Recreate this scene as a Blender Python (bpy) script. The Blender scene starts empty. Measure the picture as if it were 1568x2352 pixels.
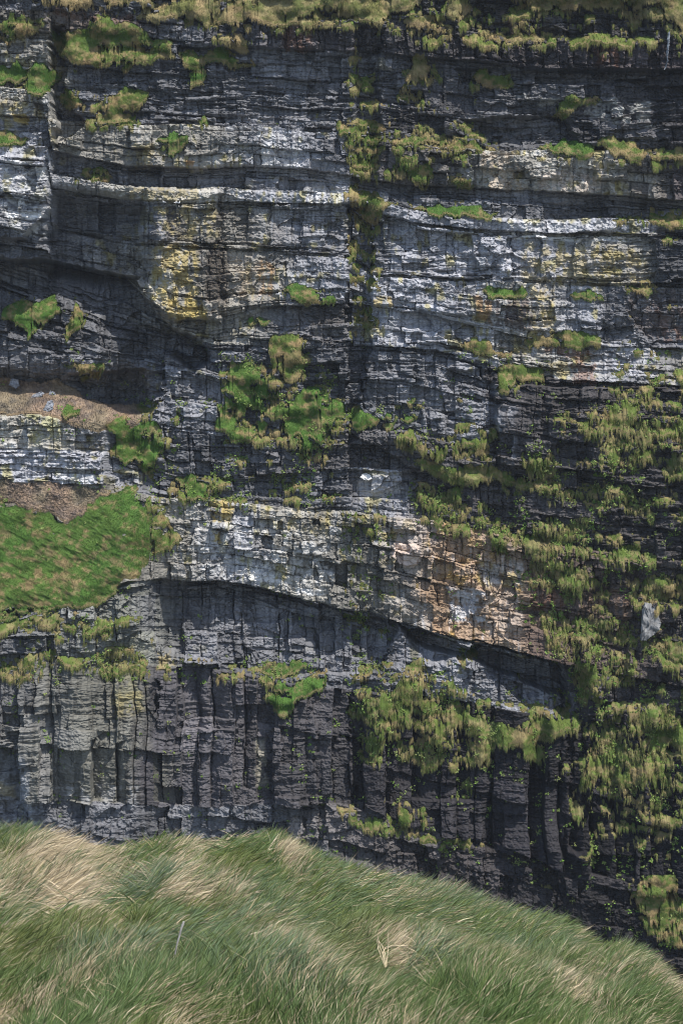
import bpy, math, numpy as np
from mathutils import Vector

SC = bpy.context.scene
COL = SC.collection
rad = math.radians
f4 = np.float32

# ------------------------------------------------------------------ camera
PITCH = rad(-4.0)
TV = 18.0 / 85.0
TH = TV * 682.0 / 1024.0
Y0 = 390.0                                     # distance of the cliff plane
cam_d = bpy.data.cameras.new('camera')
cam = bpy.data.objects.new('camera', cam_d)
COL.objects.link(cam)
cam_d.sensor_fit = 'VERTICAL'
cam_d.sensor_height = 36.0
cam_d.sensor_width = 24.0
cam_d.lens = 85.0
cam_d.clip_start = 0.5
cam_d.clip_end = 20000.0
cam.rotation_euler = (math.pi / 2 + PITCH, 0, 0)
SC.camera = cam

# ------------------------------------------------------------------ sky, sun, exposure
SUN_AZ, SUN_EL = rad(38.0), rad(60.0)          # azimuth: to the right of straight behind the viewer
to_sun = Vector((math.sin(SUN_AZ) * math.cos(SUN_EL), -math.cos(SUN_AZ) * math.cos(SUN_EL), math.sin(SUN_EL)))
world = bpy.data.worlds.new("World")
SC.world = world
world.use_nodes = True
wn = world.node_tree
wn.nodes.clear()
wo = wn.nodes.new('ShaderNodeOutputWorld')
wb = wn.nodes.new('ShaderNodeBackground')
ws = wn.nodes.new('ShaderNodeTexSky')
ws.sky_type = 'NISHITA'
ws.sun_disc = False
ws.sun_elevation = SUN_EL
ws.sun_rotation = math.atan2(to_sun.x, to_sun.y)
wb.inputs['Strength'].default_value = 0.145
wn.links.new(ws.outputs[0], wb.inputs['Color'])
wn.links.new(wb.outputs[0], wo.inputs['Surface'])
sun_d = bpy.data.lights.new('sun', 'SUN')
sun_d.energy = 4.7
sun_d.angle = rad(0.5)
sun_d.color = (1.0, 0.95, 0.87)
sun = bpy.data.objects.new('sun', sun_d)
sun.rotation_euler = to_sun.to_track_quat('Z', 'Y').to_euler()
COL.objects.link(sun)
SC.view_settings.view_transform = 'Standard'
SC.view_settings.look = 'None'
SC.view_settings.exposure = 0.5
SC.view_settings.gamma = 1.0
SC.cycles.max_bounces = 4
SC.cycles.filter_width = 1.1

# ------------------------------------------------------------------ helpers
def at(u, v, Y):
    """world point seen at photo coordinates (1568 x 2352) at depth Y"""
    a = (np.asarray(u) - 784.0) / 784.0 * TH
    b = -(np.asarray(v) - 1176.0) / 1176.0 * TV
    y = math.cos(PITCH) - b * math.sin(PITCH)
    z = math.sin(PITCH) + b * math.cos(PITCH)
    t = Y / y
    return a * t, Y + 0 * a, z * t

def proj(x, y, z):
    fw = y * math.cos(PITCH) + z * math.sin(PITCH)
    up = -y * math.sin(PITCH) + z * math.cos(PITCH)
    return (784 + 784 * x / fw / TH).astype(f4), (1176 - 1176 * up / fw / TV).astype(f4)

_tab = [np.random.RandomState(900 + k).rand(256, 256).astype(f4) for k in range(8)]
def vn(x, y, seed=0):
    """value noise 0..1"""
    t = _tab[seed & 7].ravel()
    x = x + seed * 17.31
    y = y + seed * 9.77
    xf = np.floor(x); yf = np.floor(y)
    fx = (x - xf).astype(f4); fy = (y - yf).astype(f4)
    xi = xf.astype(np.int64) & 255; yi = yf.astype(np.int64) & 255
    x1 = (xi + 1) & 255; y1 = ((yi + 1) & 255) << 8; y0 = yi << 8
    fx = fx * fx * (3 - 2 * fx); fy = fy * fy * (3 - 2 * fy)
    a = t[y0 + xi]; b = t[y0 + x1]; c = t[y1 + xi]; d = t[y1 + x1]
    return (a + (b - a) * fx) * (1 - fy) + (c + (d - c) * fx) * fy

def sn(x, y, seed=0):
    return vn(x, y, seed) * 2 - 1

def fbm(x, y, seed=0, o=3, g=0.5):
    r = 0; a = 1.0; s = 0
    for k in range(o):
        r = r + a * sn(x * 2 ** k, y * 2 ** k, seed + k)
        s += a; a *= g
    return r / s

def h2(i, j, seed=0):
    """hash of two integer arrays to 0..1"""
    i = np.asarray(i).astype(np.int64); j = np.asarray(j).astype(np.int64)
    n = (i * 374761393 + j * 668265263 + seed * 974634541) & 0xffffffff
    n = ((n ^ (n >> 13)) * 1274126177) & 0xffffffff
    n = ((n ^ (n >> 16)) * 2246822519) & 0xffffffff
    return ((n ^ (n >> 15)) & 0xffffff).astype(f4) / f4(0xffffff)

def smooth(x, a, b):
    t = np.clip((x - a) / (b - a), 0, 1)
    return t * t * (3 - 2 * t)

def sdf(poly, u, v):
    """signed distance to a polygon, positive inside"""
    P = np.array(poly, float); n = len(P)
    d = np.full(u.shape, 1e9, f4); ins = np.zeros(u.shape, bool)
    for k in range(n):
        ax, ay = P[k]; bx, by = P[(k + 1) % n]
        ex, ey = bx - ax, by - ay
        wx, wy = u - ax, v - ay
        t = np.clip((wx * ex + wy * ey) / (ex * ex + ey * ey + 1e-9), 0, 1)
        d = np.minimum(d, (wx - ex * t) ** 2 + (wy - ey * t) ** 2)
        if ay != by:
            c = ((ay <= v) != (by <= v)) & (wx < ex * wy / ey)
            ins ^= c
    d = np.sqrt(d)
    return np.where(ins, d, -d).astype(f4)

def facets(u, v, su, sv, seed, flat=0.5):
    """broken rock: a jittered mosaic of tilted planes; returns offset and hash"""
    x = u / su; y = v / sv
    xi = np.floor(x); yi = np.floor(y)
    best = np.full(u.shape, 1e9, f4); off = np.zeros(u.shape, f4); second = np.full(u.shape, 1e9, f4)
    for a in (-1, 0, 1):
        for b in (-1, 0, 1):
            ci = xi + a; cj = yi + b
            px = ci + .15 + .7 * h2(ci, cj, seed); py = cj + .15 + .7 * h2(ci, cj, seed + 1)
            dx = (x - px).astype(f4); dy = (y - py).astype(f4)
            d = np.abs(dx) + np.abs(dy) * .9 + .25 * (dx * dx + dy * dy)
            o = (h2(ci, cj, seed + 2) - .5) + dx * (h2(ci, cj, seed + 3) - .5) * 2 * flat + dy * (h2(ci, cj, seed + 4) - .5) * 2 * flat
            m = d < best
            off = np.where(m, o, off); best = np.where(m, d, best)
    return off.astype(f4)

def box_blur(a, r):
    for ax in (0, 1):
        k = 2 * r + 1
        p = np.concatenate([np.repeat(np.take(a, [0], ax), r + 1, ax), a, np.repeat(np.take(a, [-1], ax), r, ax)], ax)
        c = np.cumsum(p.astype(np.float64), ax)
        if ax == 0: a = ((c[k:] - c[:-k]) / k).astype(f4)
        else: a = ((c[:, k:] - c[:, :-k]) / k).astype(f4)
    return a

def mesh_obj(name, co, faces, mat, col=None, smooth_shade=False, parent=None):
    """faces: list of (n,3)/(n,4) int arrays"""
    me = bpy.data.meshes.new(name)
    co = np.ascontiguousarray(co, f4)
    faces = [np.asarray(q, np.int32) for q in faces if len(q)]
    me.vertices.add(len(co)); me.vertices.foreach_set('co', co.ravel())
    loops = np.concatenate([q.ravel() for q in faces])
    tot = np.concatenate([np.full(len(q), q.shape[1], np.int32) for q in faces])
    st = np.concatenate([[0], np.cumsum(tot)[:-1]]).astype(np.int32)
    me.loops.add(len(loops)); me.loops.foreach_set('vertex_index', loops)
    me.polygons.add(len(tot))
    me.polygons.foreach_set('loop_start', st)
    if smooth_shade: me.polygons.foreach_set('use_smooth', np.ones(len(tot), bool))
    else: me.polygons.foreach_set('use_smooth', np.zeros(len(tot), bool))
    me.update(calc_edges=True)
    if col is not None:
        a = me.color_attributes.new('tint', 'FLOAT_COLOR', 'POINT')
        c4 = np.ones((len(co), 4), f4); c4[:, :3] = np.clip(col, 0.003, 0.95)
        a.data.foreach_set('color', c4.ravel())
    if mat: me.materials.append(mat)
    o = bpy.data.objects.new(name, me)
    COL.objects.link(o)
    if parent: o.parent = parent
    return o

def tag(o, label=None, cat=None, group=None, kind=None):
    if label: o['label'] = label
    if cat: o['category'] = cat
    if group: o['group'] = group
    if kind: o['kind'] = kind
    return o

def tint_mat(name, rough, spec, transl=0.0, nscale=0.0, nmix=0.0):
    m = bpy.data.materials.new(name); m.use_nodes = True
    t = m.node_tree; b = t.nodes['Principled BSDF']
    at_ = t.nodes.new('ShaderNodeAttribute'); at_.attribute_name = 'tint'
    c = at_.outputs['Color']
    if nmix:
        tc = t.nodes.new('ShaderNodeTexCoord')
        nz = t.nodes.new('ShaderNodeTexNoise'); nz.inputs['Scale'].default_value = nscale; nz.inputs['Detail'].default_value = 4
        t.links.new(tc.outputs['Object'], nz.inputs['Vector'])
        mr = t.nodes.new('ShaderNodeMapRange')
        mr.inputs['From Min'].default_value = 0.3; mr.inputs['From Max'].default_value = 0.7
        mr.inputs['To Min'].default_value = 1 - nmix; mr.inputs['To Max'].default_value = 1 + nmix
        t.links.new(nz.outputs['Fac'], mr.inputs['Value'])
        mx = t.nodes.new('ShaderNodeVectorMath'); mx.operation = 'SCALE'
        t.links.new(c, mx.inputs[0]); t.links.new(mr.outputs[0], mx.inputs['Scale'])
        c = mx.outputs[0]
    t.links.new(c, b.inputs['Base Color'])
    b.inputs['Roughness'].default_value = rough
    b.inputs['Specular IOR Level'].default_value = spec
    if transl:
        out = t.nodes['Material Output']
        tr = t.nodes.new('ShaderNodeBsdfTranslucent'); ms = t.nodes.new('ShaderNodeMixShader')
        ms.inputs[0].default_value = transl
        t.links.new(c, tr.inputs['Color'])
        t.links.new(b.outputs[0], ms.inputs[1]); t.links.new(tr.outputs[0], ms.inputs[2])
        t.links.new(ms.outputs[0], out.inputs['Surface'])
    return m

M_ROCK = tint_mat('layered_rock', 0.8, 0.25, 0, 1.3, 0.16)
M_TURF = tint_mat('cliff_turf', 0.9, 0.1, 0.12, 0.9, 0.12)
M_GRASS = tint_mat('long_grass', 0.6, 0.25, 0.25)
M_SOIL = tint_mat('soil', 0.95, 0.1, 0, 6.0, 0.3)
M_SMALL = tint_mat('weathered_surface', 0.85, 0.2, 0, 9.0, 0.12)
# ------------------------------------------------------------------ cliff: grid
def axis(lo, hi, step, ext_lo, ext_hi):
    a = list(np.arange(lo, hi, step)); s = step; x = lo; pre = []
    while x > ext_lo: s = min(s * 1.12, 40); x -= s; pre.append(x)
    s = step; x = a[-1]; post = []
    while x < ext_hi: s = min(s * 1.12, 40); x += s; post.append(x)
    return np.array(pre[::-1] + a + post, np.float64)
STEP = 1.5
UG = axis(-50, 1620, STEP, -900, 2500)
VG = axis(-50, 2330, STEP, -560, 3000)
XG = at(UG, 1176.0, Y0)[0]
ZG = at(784.0, VG, Y0)[2]
XX, ZZ = np.meshgrid(XG, ZG)
NV, NU = XX.shape
PX = float(XG[np.searchsorted(UG, 801)] - XG[np.searchsorted(UG, 800)]) / STEP   # metres per photo unit
PX = abs(PX)

def window(poly, m=45):
    P = np.array(poly, float)
    i0 = max(np.searchsorted(VG, P[:, 1].min() - m) - 1, 0); i1 = min(np.searchsorted(VG, P[:, 1].max() + m) + 1, NV)
    j0 = max(np.searchsorted(UG, P[:, 0].min() - m) - 1, 0); j1 = min(np.searchsorted(UG, P[:, 0].max() + m) + 1, NU)
    return slice(i0, i1), slice(j0, j1)

MACRO = [
 # left buttress in front, its bulging pale beds, the gully beside it
 ([(-900,-560),(115,-560),(115,-60),(118,200),(128,330),(112,480),(60,550),(-900,575)], 2.2, 8),
 ([(-900,360),(100,362),(116,480),(60,548),(-900,565)], 1.2, 12),
 ([(118,60),(150,60),(160,200),(190,300),(150,330),(128,330),(120,200)], -3.4, 9),
 # side wall running back to the left of the yellow prow, alcove under it
 ([(122,452),(240,462),(336,478),(350,650),(110,625)], -7.0, 31),
 ([(-900,572),(90,598),(180,615),(320,640),(345,700),(400,748),(470,796),(490,830),(440,850),(392,810),(372,900),(352,945),(250,945),(150,915),(-900,900)], -8.0, 14),
 ([(-900,700),(60,680),(170,690),(290,760),(330,850),(170,870),(-900,900)], 4.5, 45),
 ([(165,860),(330,850),(345,925),(200,938)], -3.0, 12),
 # yellow prow
 ([(338,430),(500,440),(508,738),(404,735),(345,690)], 2.0, 10),
 ([(330,560),(480,575),(480,730),(400,735),(345,690)], 0.9, 8),
 # vertical gully up the middle
 ([(802,470),(850,470),(853,640),(850,800),(834,900),(806,990),(798,985),(800,700)], -2.6, 5),
 ([(815,60),(872,60),(875,300),(862,470),(806,470),(818,300)], -1.8, 12),
 ([(852,450),(1250,470),(1250,740),(852,702)], 0.9, 6),
 ([(510,440),(640,442),(800,455),(798,700),(640,700),(520,735)], 0.3, 8),
 # hollows high on the right
 ([(1060,270),(1290,268),(1340,332),(1110,335)], -2.0, 9),
 ([(1048,160),(1540,164),(1530,190),(1060,192)], -1.8, 6),
 ([(1050,0),(1460,0),(1500,95),(1060,92)], -2.2, 12),
 # hollow above the left pale bed
 ([(290,382),(372,384),(372,432),(292,428)], -1.6, 5),
 # long hollows under the big overhang
 ([(905,1424),(1040,1462),(1160,1488),(1285,1522),(1300,1602),(1200,1562),(1100,1522),(960,1482)], -5.2, 4),
 ([(905,1426),(1290,1525),(1312,1640),(1200,1610),(1080,1500),(980,1520)], -2.2, 10),
 ([(356,1332),(500,1333),(650,1364),(790,1400),(910,1424),(880,1540),(620,1552),(400,1500),(345,1450)], -2.4, 5),
 ([(1180,1545),(1290,1560),(1300,1640),(1200,1630)], -1.0, 8),
 # dark pillar and the pale niche beside it
 ([(1143,884),(1380,890),(1400,1090),(1146,1062)], 2.2, 4),
 ([(1030,850),(1140,850),(1141,985),(1020,965)], -1.2, 8),
 ([(800,990),(930,1062),(962,1080),(950,1150),(802,1150)], -1.8, 4),
 ([(902,1242),(962,1246),(970,1280),(950,1303),(910,1297),(897,1270)], 1.0, 3),
 # foot of the cliff
 ([(-900,1690),(30,1715),(72,1900),(-900,1900)], -3.0, 6),
 ([(690,1850),(745,1850),(740,1960),(690,1955)], -1.6, 4),
 ([(350,1560),(368,1570),(362,1640),(352,1610)], -1.8, 4),
 ([(615,1600),(720,1600),(725,1862),(628,1866)], 1.4, 7),
 ([(800,1600),(830,1620),(835,1840),(812,1840)], -1.5, 7),
 ([(1290,1540),(1340,1560),(1350,1950),(1305,1950)], -2.4, 14),
]

def macro(u, v):
    D = np.zeros(u.shape, f4)
    D += 11.0 * np.clip((u - 950) / 618, 0, 3) ** 1.4 * smooth(v, 760, 1020)
    D += 3.0 * np.clip((u - 1150) / 418, 0, 3) ** 1.3 * (1 - smooth(v, 300, 420))
    D += 3.5 * smooth(v, 1400, 1580)
    wl = 1 - smooth(u, 300, 400)
    wb = (1 - smooth(u, 236, 258)) * (1 - smooth(v, 1100, 1170)) + wl * smooth(v, 1100, 1170)
    D += 3.4 * wb * smooth(v, 868, 955)
    D += wl * (7.5 * np.clip((v - 1105) / 330, 0, 1)) * (1 - 0.35 * smooth(v, 1440, 1540)) 
    D += 2.0 * np.clip((v - 1850) / 500, 0, 1)
    D += 1.6 * fbm(u / 330, v / 420, 3, 2)
    for poly, amt, f in MACRO:
        sl = window(poly, f + 25)
        uu = u[sl] + 6 * sn(u[sl] / 31, v[sl] / 31, 5) + 3 * sn(u[sl] / 11, v[sl] / 11, 6) + 9 * (h2(np.floor((v[sl] + 3 * sn(u[sl] / 40, v[sl] / 40, 2)) / 8.5), 0 * v[sl], 33) - .5)
        vv = v[sl] + 5 * sn(u[sl] / 37, v[sl] / 29, 7) + 2 * sn(u[sl] / 9, v[sl] / 12, 4)
        f_ = f if f >= 30 else f * .45
        D[sl] += f4(amt * 1.15) * smooth(sdf(poly, uu, vv), -f_, f_)
    return D

ug0, vg0 = proj(XX, Y0 + 0 * XX, ZZ)
DM = macro(ug0, vg0)
U, V = proj(XX, Y0 - DM, ZZ)
DM = macro(U, V)
U, V = proj(XX, Y0 - DM, ZZ)

# ------------------------------------------------------------------ cliff: beds
LINES = [
 [(0,-60),(1568,-45)],
 [(0,28),(130,30),(330,52),(600,64),(850,68),(1000,80),(1100,96),(1568,100)],
 [(0,75),(130,72),(330,85),(450,110),(600,112),(850,120),(1000,134),(1200,156),(1568,162)],
 [(0,200),(110,206),(121,272),(200,284),(350,285),(500,292),(600,290),(700,300),(800,305),(850,312),(950,332),(1150,350),(1300,345),(1568,352)],
 [(0,262),(110,268),(121,345),(200,366),(290,381),(500,385),(600,383),(700,385),(800,400),(850,415),(950,425),(1100,432),(1280,441),(1470,455),(1568,460)],
 [(0,330),(110,336),(121,402),(235,420),(290,425),(500,430),(800,447),(850,455),(950,484),(1160,500),(1568,506)],
 [(0,362),(110,368),(121,436),(290,461),(500,463),(800,471),(850,485),(950,510),(1160,531),(1568,537)],
 [(0,452),(110,470),(121,530),(290,560),(350,568),(500,575),(800,592),(850,636),(1200,650),(1568,662)],
 [(0,560),(110,576),(121,606),(290,646),(340,690),(400,728),(480,738),(560,716),(640,702),(800,700),(850,704),(1000,726),(1200,776),(1350,790),(1568,800)],
 [(0,640),(250,740),(400,768),(500,792),(640,802),(850,792),(1000,802),(1140,842),(1300,872),(1568,886)],
 [(0,952),(200,954),(330,960),(400,985),(500,1000),(650,1010),(800,985),(920,992),(1000,1010),(1150,1050),(1350,1090),(1568,1110)],
 [(0,1030),(250,1036),(400,1090),(500,1100),(650,1090),(800,1075),(950,1078),(1150,1102),(1350,1122),(1568,1142)],
 [(0,1108),(250,1112),(360,1140),(500,1150),(800,1176),(960,1190),(1100,1216),(1200,1240),(1400,1270),(1568,1290)],
 [(0,1400),(300,1332),(360,1330),(500,1332),(650,1362),(780,1396),(850,1406),(920,1426),(1040,1460),(1160,1486),(1280,1520),(1568,1575)],
 [(0,1500),(350,1530),(560,1545),(620,1562),(800,1585),(1000,1602),(1300,1645),(1568,1680)],
 [(0,1835),(300,1850),(560,1852),(780,1845),(900,1882),(1000,1908),(1090,1938),(1300,1995),(1568,2050)],
 [(0,2420),(1568,2420)],
]
g = lambda k, w=1.0: (k * 1.0, k * (0.985 + 0.01 * w), k * (1.0 + 0.05 * w))
W = lambda k: (k, k * 0.94, k * 0.82)            # warm sandstone
# thick, thick jitter, block width lo/hi, bed protrusion, block jitter, groove, lamina px, lamina amp, column width, column amp, depth(u), albedo(u)
UNITS = [
 (14,.5, 18,50, .45,.45,.30, 4,.25, 45,.8, [(0,.6)], [(0,g(.13)),(600,g(.09)),(1000,(.05,.047,.045)),(1568,(.045,.042,.042))]),
 (30,.5, 16,46, .25,.40,.35, 4,.08, 30,.6, [(0,1.2),(1568,1.6)], [(0,W(.14)),(230,(.13,.10,.085)),(400,g(.11)),(700,(.07,.062,.062)),(1000,(.055,.05,.05)),(1568,(.055,.045,.045))]),
 (13,.6, 30,90, .55,.30,.25, 4,.28, 60,.5, [(0,-.3),(1000,-.8),(1568,-.8)], [(0,W(.24)),(115,W(.2)),(170,g(.10)),(600,g(.115)),(850,g(.12)),(950,(.052,.049,.05)),(1200,g(.085)),(1568,(.05,.046,.047))]),
 (22,.5, 18,60, .55,.80,.45, 4,.10, 40,.3, [(0,.6),(300,1.3),(900,1.0),(1568,1.1)], [(0,W(.30)),(115,W(.24)),(200,W(.19)),(500,W(.21)),(640,g(.3)),(800,g(.16)),(900,(.08,.07,.065)),(1050,(.12,.11,.1)),(1090,W(.36)),(1430,W(.3)),(1480,(.10,.09,.08)),(1568,(.07,.06,.06))]),
 (11,.5, 30,90, .35,.25,.30, 4,.20, 80,.2, [(0,-.3),(300,-1.9),(700,-1.2),(900,-.9),(1568,-2.0)], [(0,g(.24)),(115,g(.16)),(200,g(.10)),(640,g(.12)),(800,g(.2)),(900,g(.1)),(1568,g(.10))]),
 (30,.3, 30,120, .25,.50,.45, 5,.05, 80,.2, [(0,.3),(300,.8),(1568,.8)], [(0,g(.36)),(115,g(.2)),(280,W(.27)),(500,W(.33)),(640,g(.31)),(800,g(.22)),(950,g(.18)),(1100,g(.27)),(1200,g(.33)),(1430,g(.30)),(1500,g(.1)),(1568,g(.08))]),
 (11,.7, 24,100,.55,.28,.42, 3.2,.32, 90,.3, [(0,.4),(300,0),(1568,0)], [(0,g(.42)),(115,g(.22)),(200,g(.14)),(330,g(.24)),(420,W(.25)),(560,W(.21)),(700,g(.27)),(790,g(.2)),(850,g(.22)),(1000,g(.3)),(1200,g(.36)),(1450,W(.30)),(1510,g(.07)),(1568,g(.05))]),
 (17,.6, 20,60, .35,.35,.35, 4,.20, 50,.4, [(0,0),(300,.5),(850,.7),(1568,.6)], [(0,g(.16)),(200,g(.13)),(340,W(.33)),(440,W(.36)),(500,(.24,.21,.17)),(600,W(.21)),(720,g(.26)),(800,g(.18)),(856,g(.34)),(1050,g(.38)),(1200,W(.27)),(1330,g(.3)),(1400,g(.15)),(1568,g(.13))]),
 (15,.6, 20,60, .40,.35,.40, 4,.22, 60,.3, [(0,-.6),(400,.2),(600,-.5),(850,-.1),(1568,0)], [(0,g(.10)),(250,g(.09)),(400,W(.2)),(560,W(.18)),(640,g(.12)),(800,g(.11)),(850,g(.25)),(900,g(.36)),(1080,g(.3)),(1180,W(.3)),(1300,W(.25)),(1420,g(.3)),(1568,W(.2))]),
 (13,.6, 40,110,.28,.30,.28, 4,.22, 46,.55, [(0,-.8),(380,0),(600,-1.0),(850,-.8),(1568,-.5)], [(0,g(.09)),(300,g(.085)),(370,g(.17)),(480,g(.16)),(600,g(.09)),(800,g(.085)),(850,g(.10)),(1000,g(.13)),(1130,g(.16)),(1148,(.05,.046,.046)),(1568,(.042,.038,.038))]),
 (16,.6, 26,80, .35,.40,.35, 4,.22, 55,.6, [(0,1.0),(240,.9),(400,-.3),(800,.2),(960,.4),(1568,0)], [(0,W(.36)),(140,W(.30)),(240,g(.22)),(330,g(.13)),(500,g(.10)),(800,(.085,.08,.08)),(1568,(.042,.038,.036))]),
 (15,.7, 26,90, .30,.40,.35, 4,.25, 60,.6, [(0,.4),(260,.2),(400,-.6),(800,-.8),(960,-.5),(1568,-.4)], [(0,g(.42)),(120,g(.36)),(240,g(.24)),(330,g(.12)),(500,g(.10)),(780,g(.10)),(815,g(.2)),(930,g(.30)),(962,(.06,.055,.055)),(1568,(.04,.036,.035))]),
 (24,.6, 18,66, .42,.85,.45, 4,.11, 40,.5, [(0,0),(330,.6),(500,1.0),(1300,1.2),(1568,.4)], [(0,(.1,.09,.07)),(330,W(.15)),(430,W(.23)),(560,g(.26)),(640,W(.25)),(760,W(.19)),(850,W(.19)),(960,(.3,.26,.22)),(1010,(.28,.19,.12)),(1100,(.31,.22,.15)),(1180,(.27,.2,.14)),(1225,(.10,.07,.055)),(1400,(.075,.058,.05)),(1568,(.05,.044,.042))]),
 (18,.6, 40,110,.22,.35,.25, 4,.16, 52,.9, [(0,.3),(380,-.6),(900,-.8),(1568,-.6)], [(0,g(.12)),(300,(.13,.13,.11)),(420,g(.12)),(700,g(.115)),(850,g(.09)),(950,g(.16)),(1280,g(.17)),(1320,(.045,.04,.04)),(1568,(.04,.036,.036))]),
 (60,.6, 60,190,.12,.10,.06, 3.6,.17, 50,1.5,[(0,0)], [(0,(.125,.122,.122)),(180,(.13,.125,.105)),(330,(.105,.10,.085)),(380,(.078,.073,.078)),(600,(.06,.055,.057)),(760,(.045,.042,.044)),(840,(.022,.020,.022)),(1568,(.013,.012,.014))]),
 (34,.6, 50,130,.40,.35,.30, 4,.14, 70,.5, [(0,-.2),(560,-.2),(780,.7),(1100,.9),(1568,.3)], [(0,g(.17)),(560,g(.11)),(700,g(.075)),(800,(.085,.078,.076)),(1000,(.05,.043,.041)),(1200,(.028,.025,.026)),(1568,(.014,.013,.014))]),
]
wv = V + 5.0 * fbm(U / 120, V / 70, 1, 2) + 1.6 * sn(U / 17, V / 12, 2) + 0.7 * sn(U / 6, V / 5, 3)
wu = U + 4.0 * sn(U / 50, V / 38, 4) + 2.8 * sn(U / 13, V / 10, 5)
unit = np.zeros(U.shape, np.int8)
LV = [np.interp(U, [p[0] for p in L], [p[1] for p in L]).astype(f4) for L in LINES]
for k in range(1, len(UNITS)): unit += (wv > LV[k]).astype(np.int8)

D = DM.copy()
ALB = np.zeros((NV, NU, 3), f4)
rs = np.random.RandomState(11)
bed_base = 0
EDGE = np.full(U.shape, 99, f4)
for k, (th, tj, b0, b1, pa, ba, gd, lt, la, cw, ca, dep, alb) in enumerate(UNITS):
    m = unit == k
    if not m.any(): continue
    u = U[m]; v = V[m]; x_ = wu[m]; y_ = wv[m]
    top = LV[k][m]; bot = LV[k + 1][m]
    n_th = float(np.mean([b[1] for b in LINES[k + 1]]) - np.mean([a[1] for a in LINES[k]]))
    n = max(1, int(round(n_th / th)))
    hts = np.exp(rs.randn(n) * tj * 1.45); bnd = np.concatenate([[0], np.cumsum(hts)]); bnd = bnd / bnd[-1]
    t = np.clip((y_ - top) / np.maximum(bot - top, 4), 0, 0.9999)
    # beds that swell and pinch along the face
    t = np.clip(t + 0.35 / n * sn(u / 160, t * n * 0.7 + k * 5, 6), 0, 0.9999)
    bi = np.clip(np.searchsorted(bnd, t, side='right') - 1, 0, n - 1)
    fr = (t - bnd[bi]) / (bnd[bi + 1] - bnd[bi])
    hpx = (bnd[bi + 1] - bnd[bi]) * np.maximum(bot - top, 4)
    ve = np.minimum(fr, 1 - fr) * hpx
    mg = (h2(np.floor(x_ / 78 + bi * .37 + k * .6), bi + 31 * k, 41) > .60) & (bi > 0)
    bm_ = bi - mg
    bw = (b0 + (b1 - b0) * rs.rand(n) ** .9)[bm_]
    off = (rs.rand(n) * 100)[bm_]
    prot = (rs.rand(n) * 2 - 1)[bm_]
    gb = bm_ + bed_base; bed_base += n
    # blocks
    xx = x_ / bw + off
    i = np.floor(xx).astype(np.int64)
    lo = i + (h2(i, gb, 1) - 0.5) * 0.92; hi = i + 1 + (h2(i + 1, gb, 1) - 0.5) * 0.92
    less = xx < lo; more = xx > hi
    i = i - less + more
    lo = i + (h2(i, gb, 1) - 0.5) * 0.92; hi = i + 1 + (h2(i + 1, gb, 1) - 0.5) * 0.92
    he = np.minimum((xx - lo), (hi - xx)) * bw
    r1 = h2(i, gb, 2); r2 = h2(i, gb, 3); r3 = h2(i, gb, 4)
    d = np.interp(u, [q[0] for q in dep], [q[1] for q in dep]).astype(f4)
    gate = smooth(vn(u / 190, gb * 3.7, 1), 0.15, 0.75)
    d += 1.35 * pa * prot * (0.3 + 1.0 * gate)
    d += ba * (r1 - 0.5) * 1.5 * (.4 + 1.1 * smooth(vn(u / 70, v / 50, 3), .3, .7)) + np.where(r2 > 0.95, -1.5 * ba, 0) + np.where(r2 < 0.06, 1.3 * ba, 0)
    # tilted block faces
    d += ((xx - lo) * bw * PX) * (r3 - 0.5) * 0.35 + (fr - 0.5) * hpx * PX * (h2(i, gb, 5) - 0.35) * 0.5
    g1 = smooth(vn(u / 60, gb * 1.9 + 3, 2), 0.25, 0.6)
    d -= gd * 1.3 * np.exp(-(ve / 1.3) ** 2) * g1 * np.where(mg & (fr < .5), .12, 1)
    d -= gd * 1.5 * h2(i, gb, 9) * np.exp(-(he / (.7 + .9 * h2(i, gb, 10))) ** 2) * (h2(i, gb, 7) > 0.55)
    # laminae
    lam = vn(u / 62, y_ / lt, 3)
    lam2 = vn(u / 30, y_ / (lt * 2.1), 4)
    gl = 0.35 + 0.9 * smooth(vn(u / 90, v / 60, 5), 0.3, 0.7)
    d += la * gl * ((smooth(lam, 0.35, 0.6) - 0.5) + 0.9 * (smooth(lam2, 0.4, 0.55) - 0.5))
    # columns bounded by tall joints
    cx = (u + 7 * sn(v / 110, u / 300, 6) + 2.2 * sn(v / 21, u / 40, 7)) / cw
    ci = np.floor(cx).astype(np.int64)
    clo = ci + (h2(ci, 0 * ci + k, 11) - 0.5) * 0.8; chi = ci + 1 + (h2(ci + 1, 0 * ci + k, 11) - 0.5) * 0.8
    ci = ci - (cx < clo) + (cx > chi)
    clo = ci + (h2(ci, 0 * ci + k, 11) - 0.5) * 0.8; chi = ci + 1 + (h2(ci + 1, 0 * ci + k, 11) - 0.5) * 0.8
    H = 60.0 if ca < 1.1 else 230.0
    cj = np.floor((y_ + (cx - clo - .5) * 60 * (h2(ci, 0 * ci, 28) - .5)) / H + h2(ci, 0 * ci, 12) * 13).astype(np.int64)
    cr = h2(ci, cj, 13); cs = 1.0 if ca >= .55 else .55
    ce = np.minimum(cx - clo, chi - cx) * cw
    d += ca * cs * ((cr - 0.5) * (1.7 if ca < 1.1 else .7) + (h2(ci, 0 * ci, 16) - 0.5) * (1.0 if ca < 1.1 else 1.7))
    d += ca * cs * ((cx - clo) - 0.5) * (h2(ci, cj, 14) - 0.5) * 3.0
    d -= ca * 1.3 * cs * h2(ci, cj, 17) * (h2(ci, cj, 18) > .6) * np.exp(-(ce / (.8 + 1.6 * h2(ci, cj, 19))) ** 2)
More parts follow.
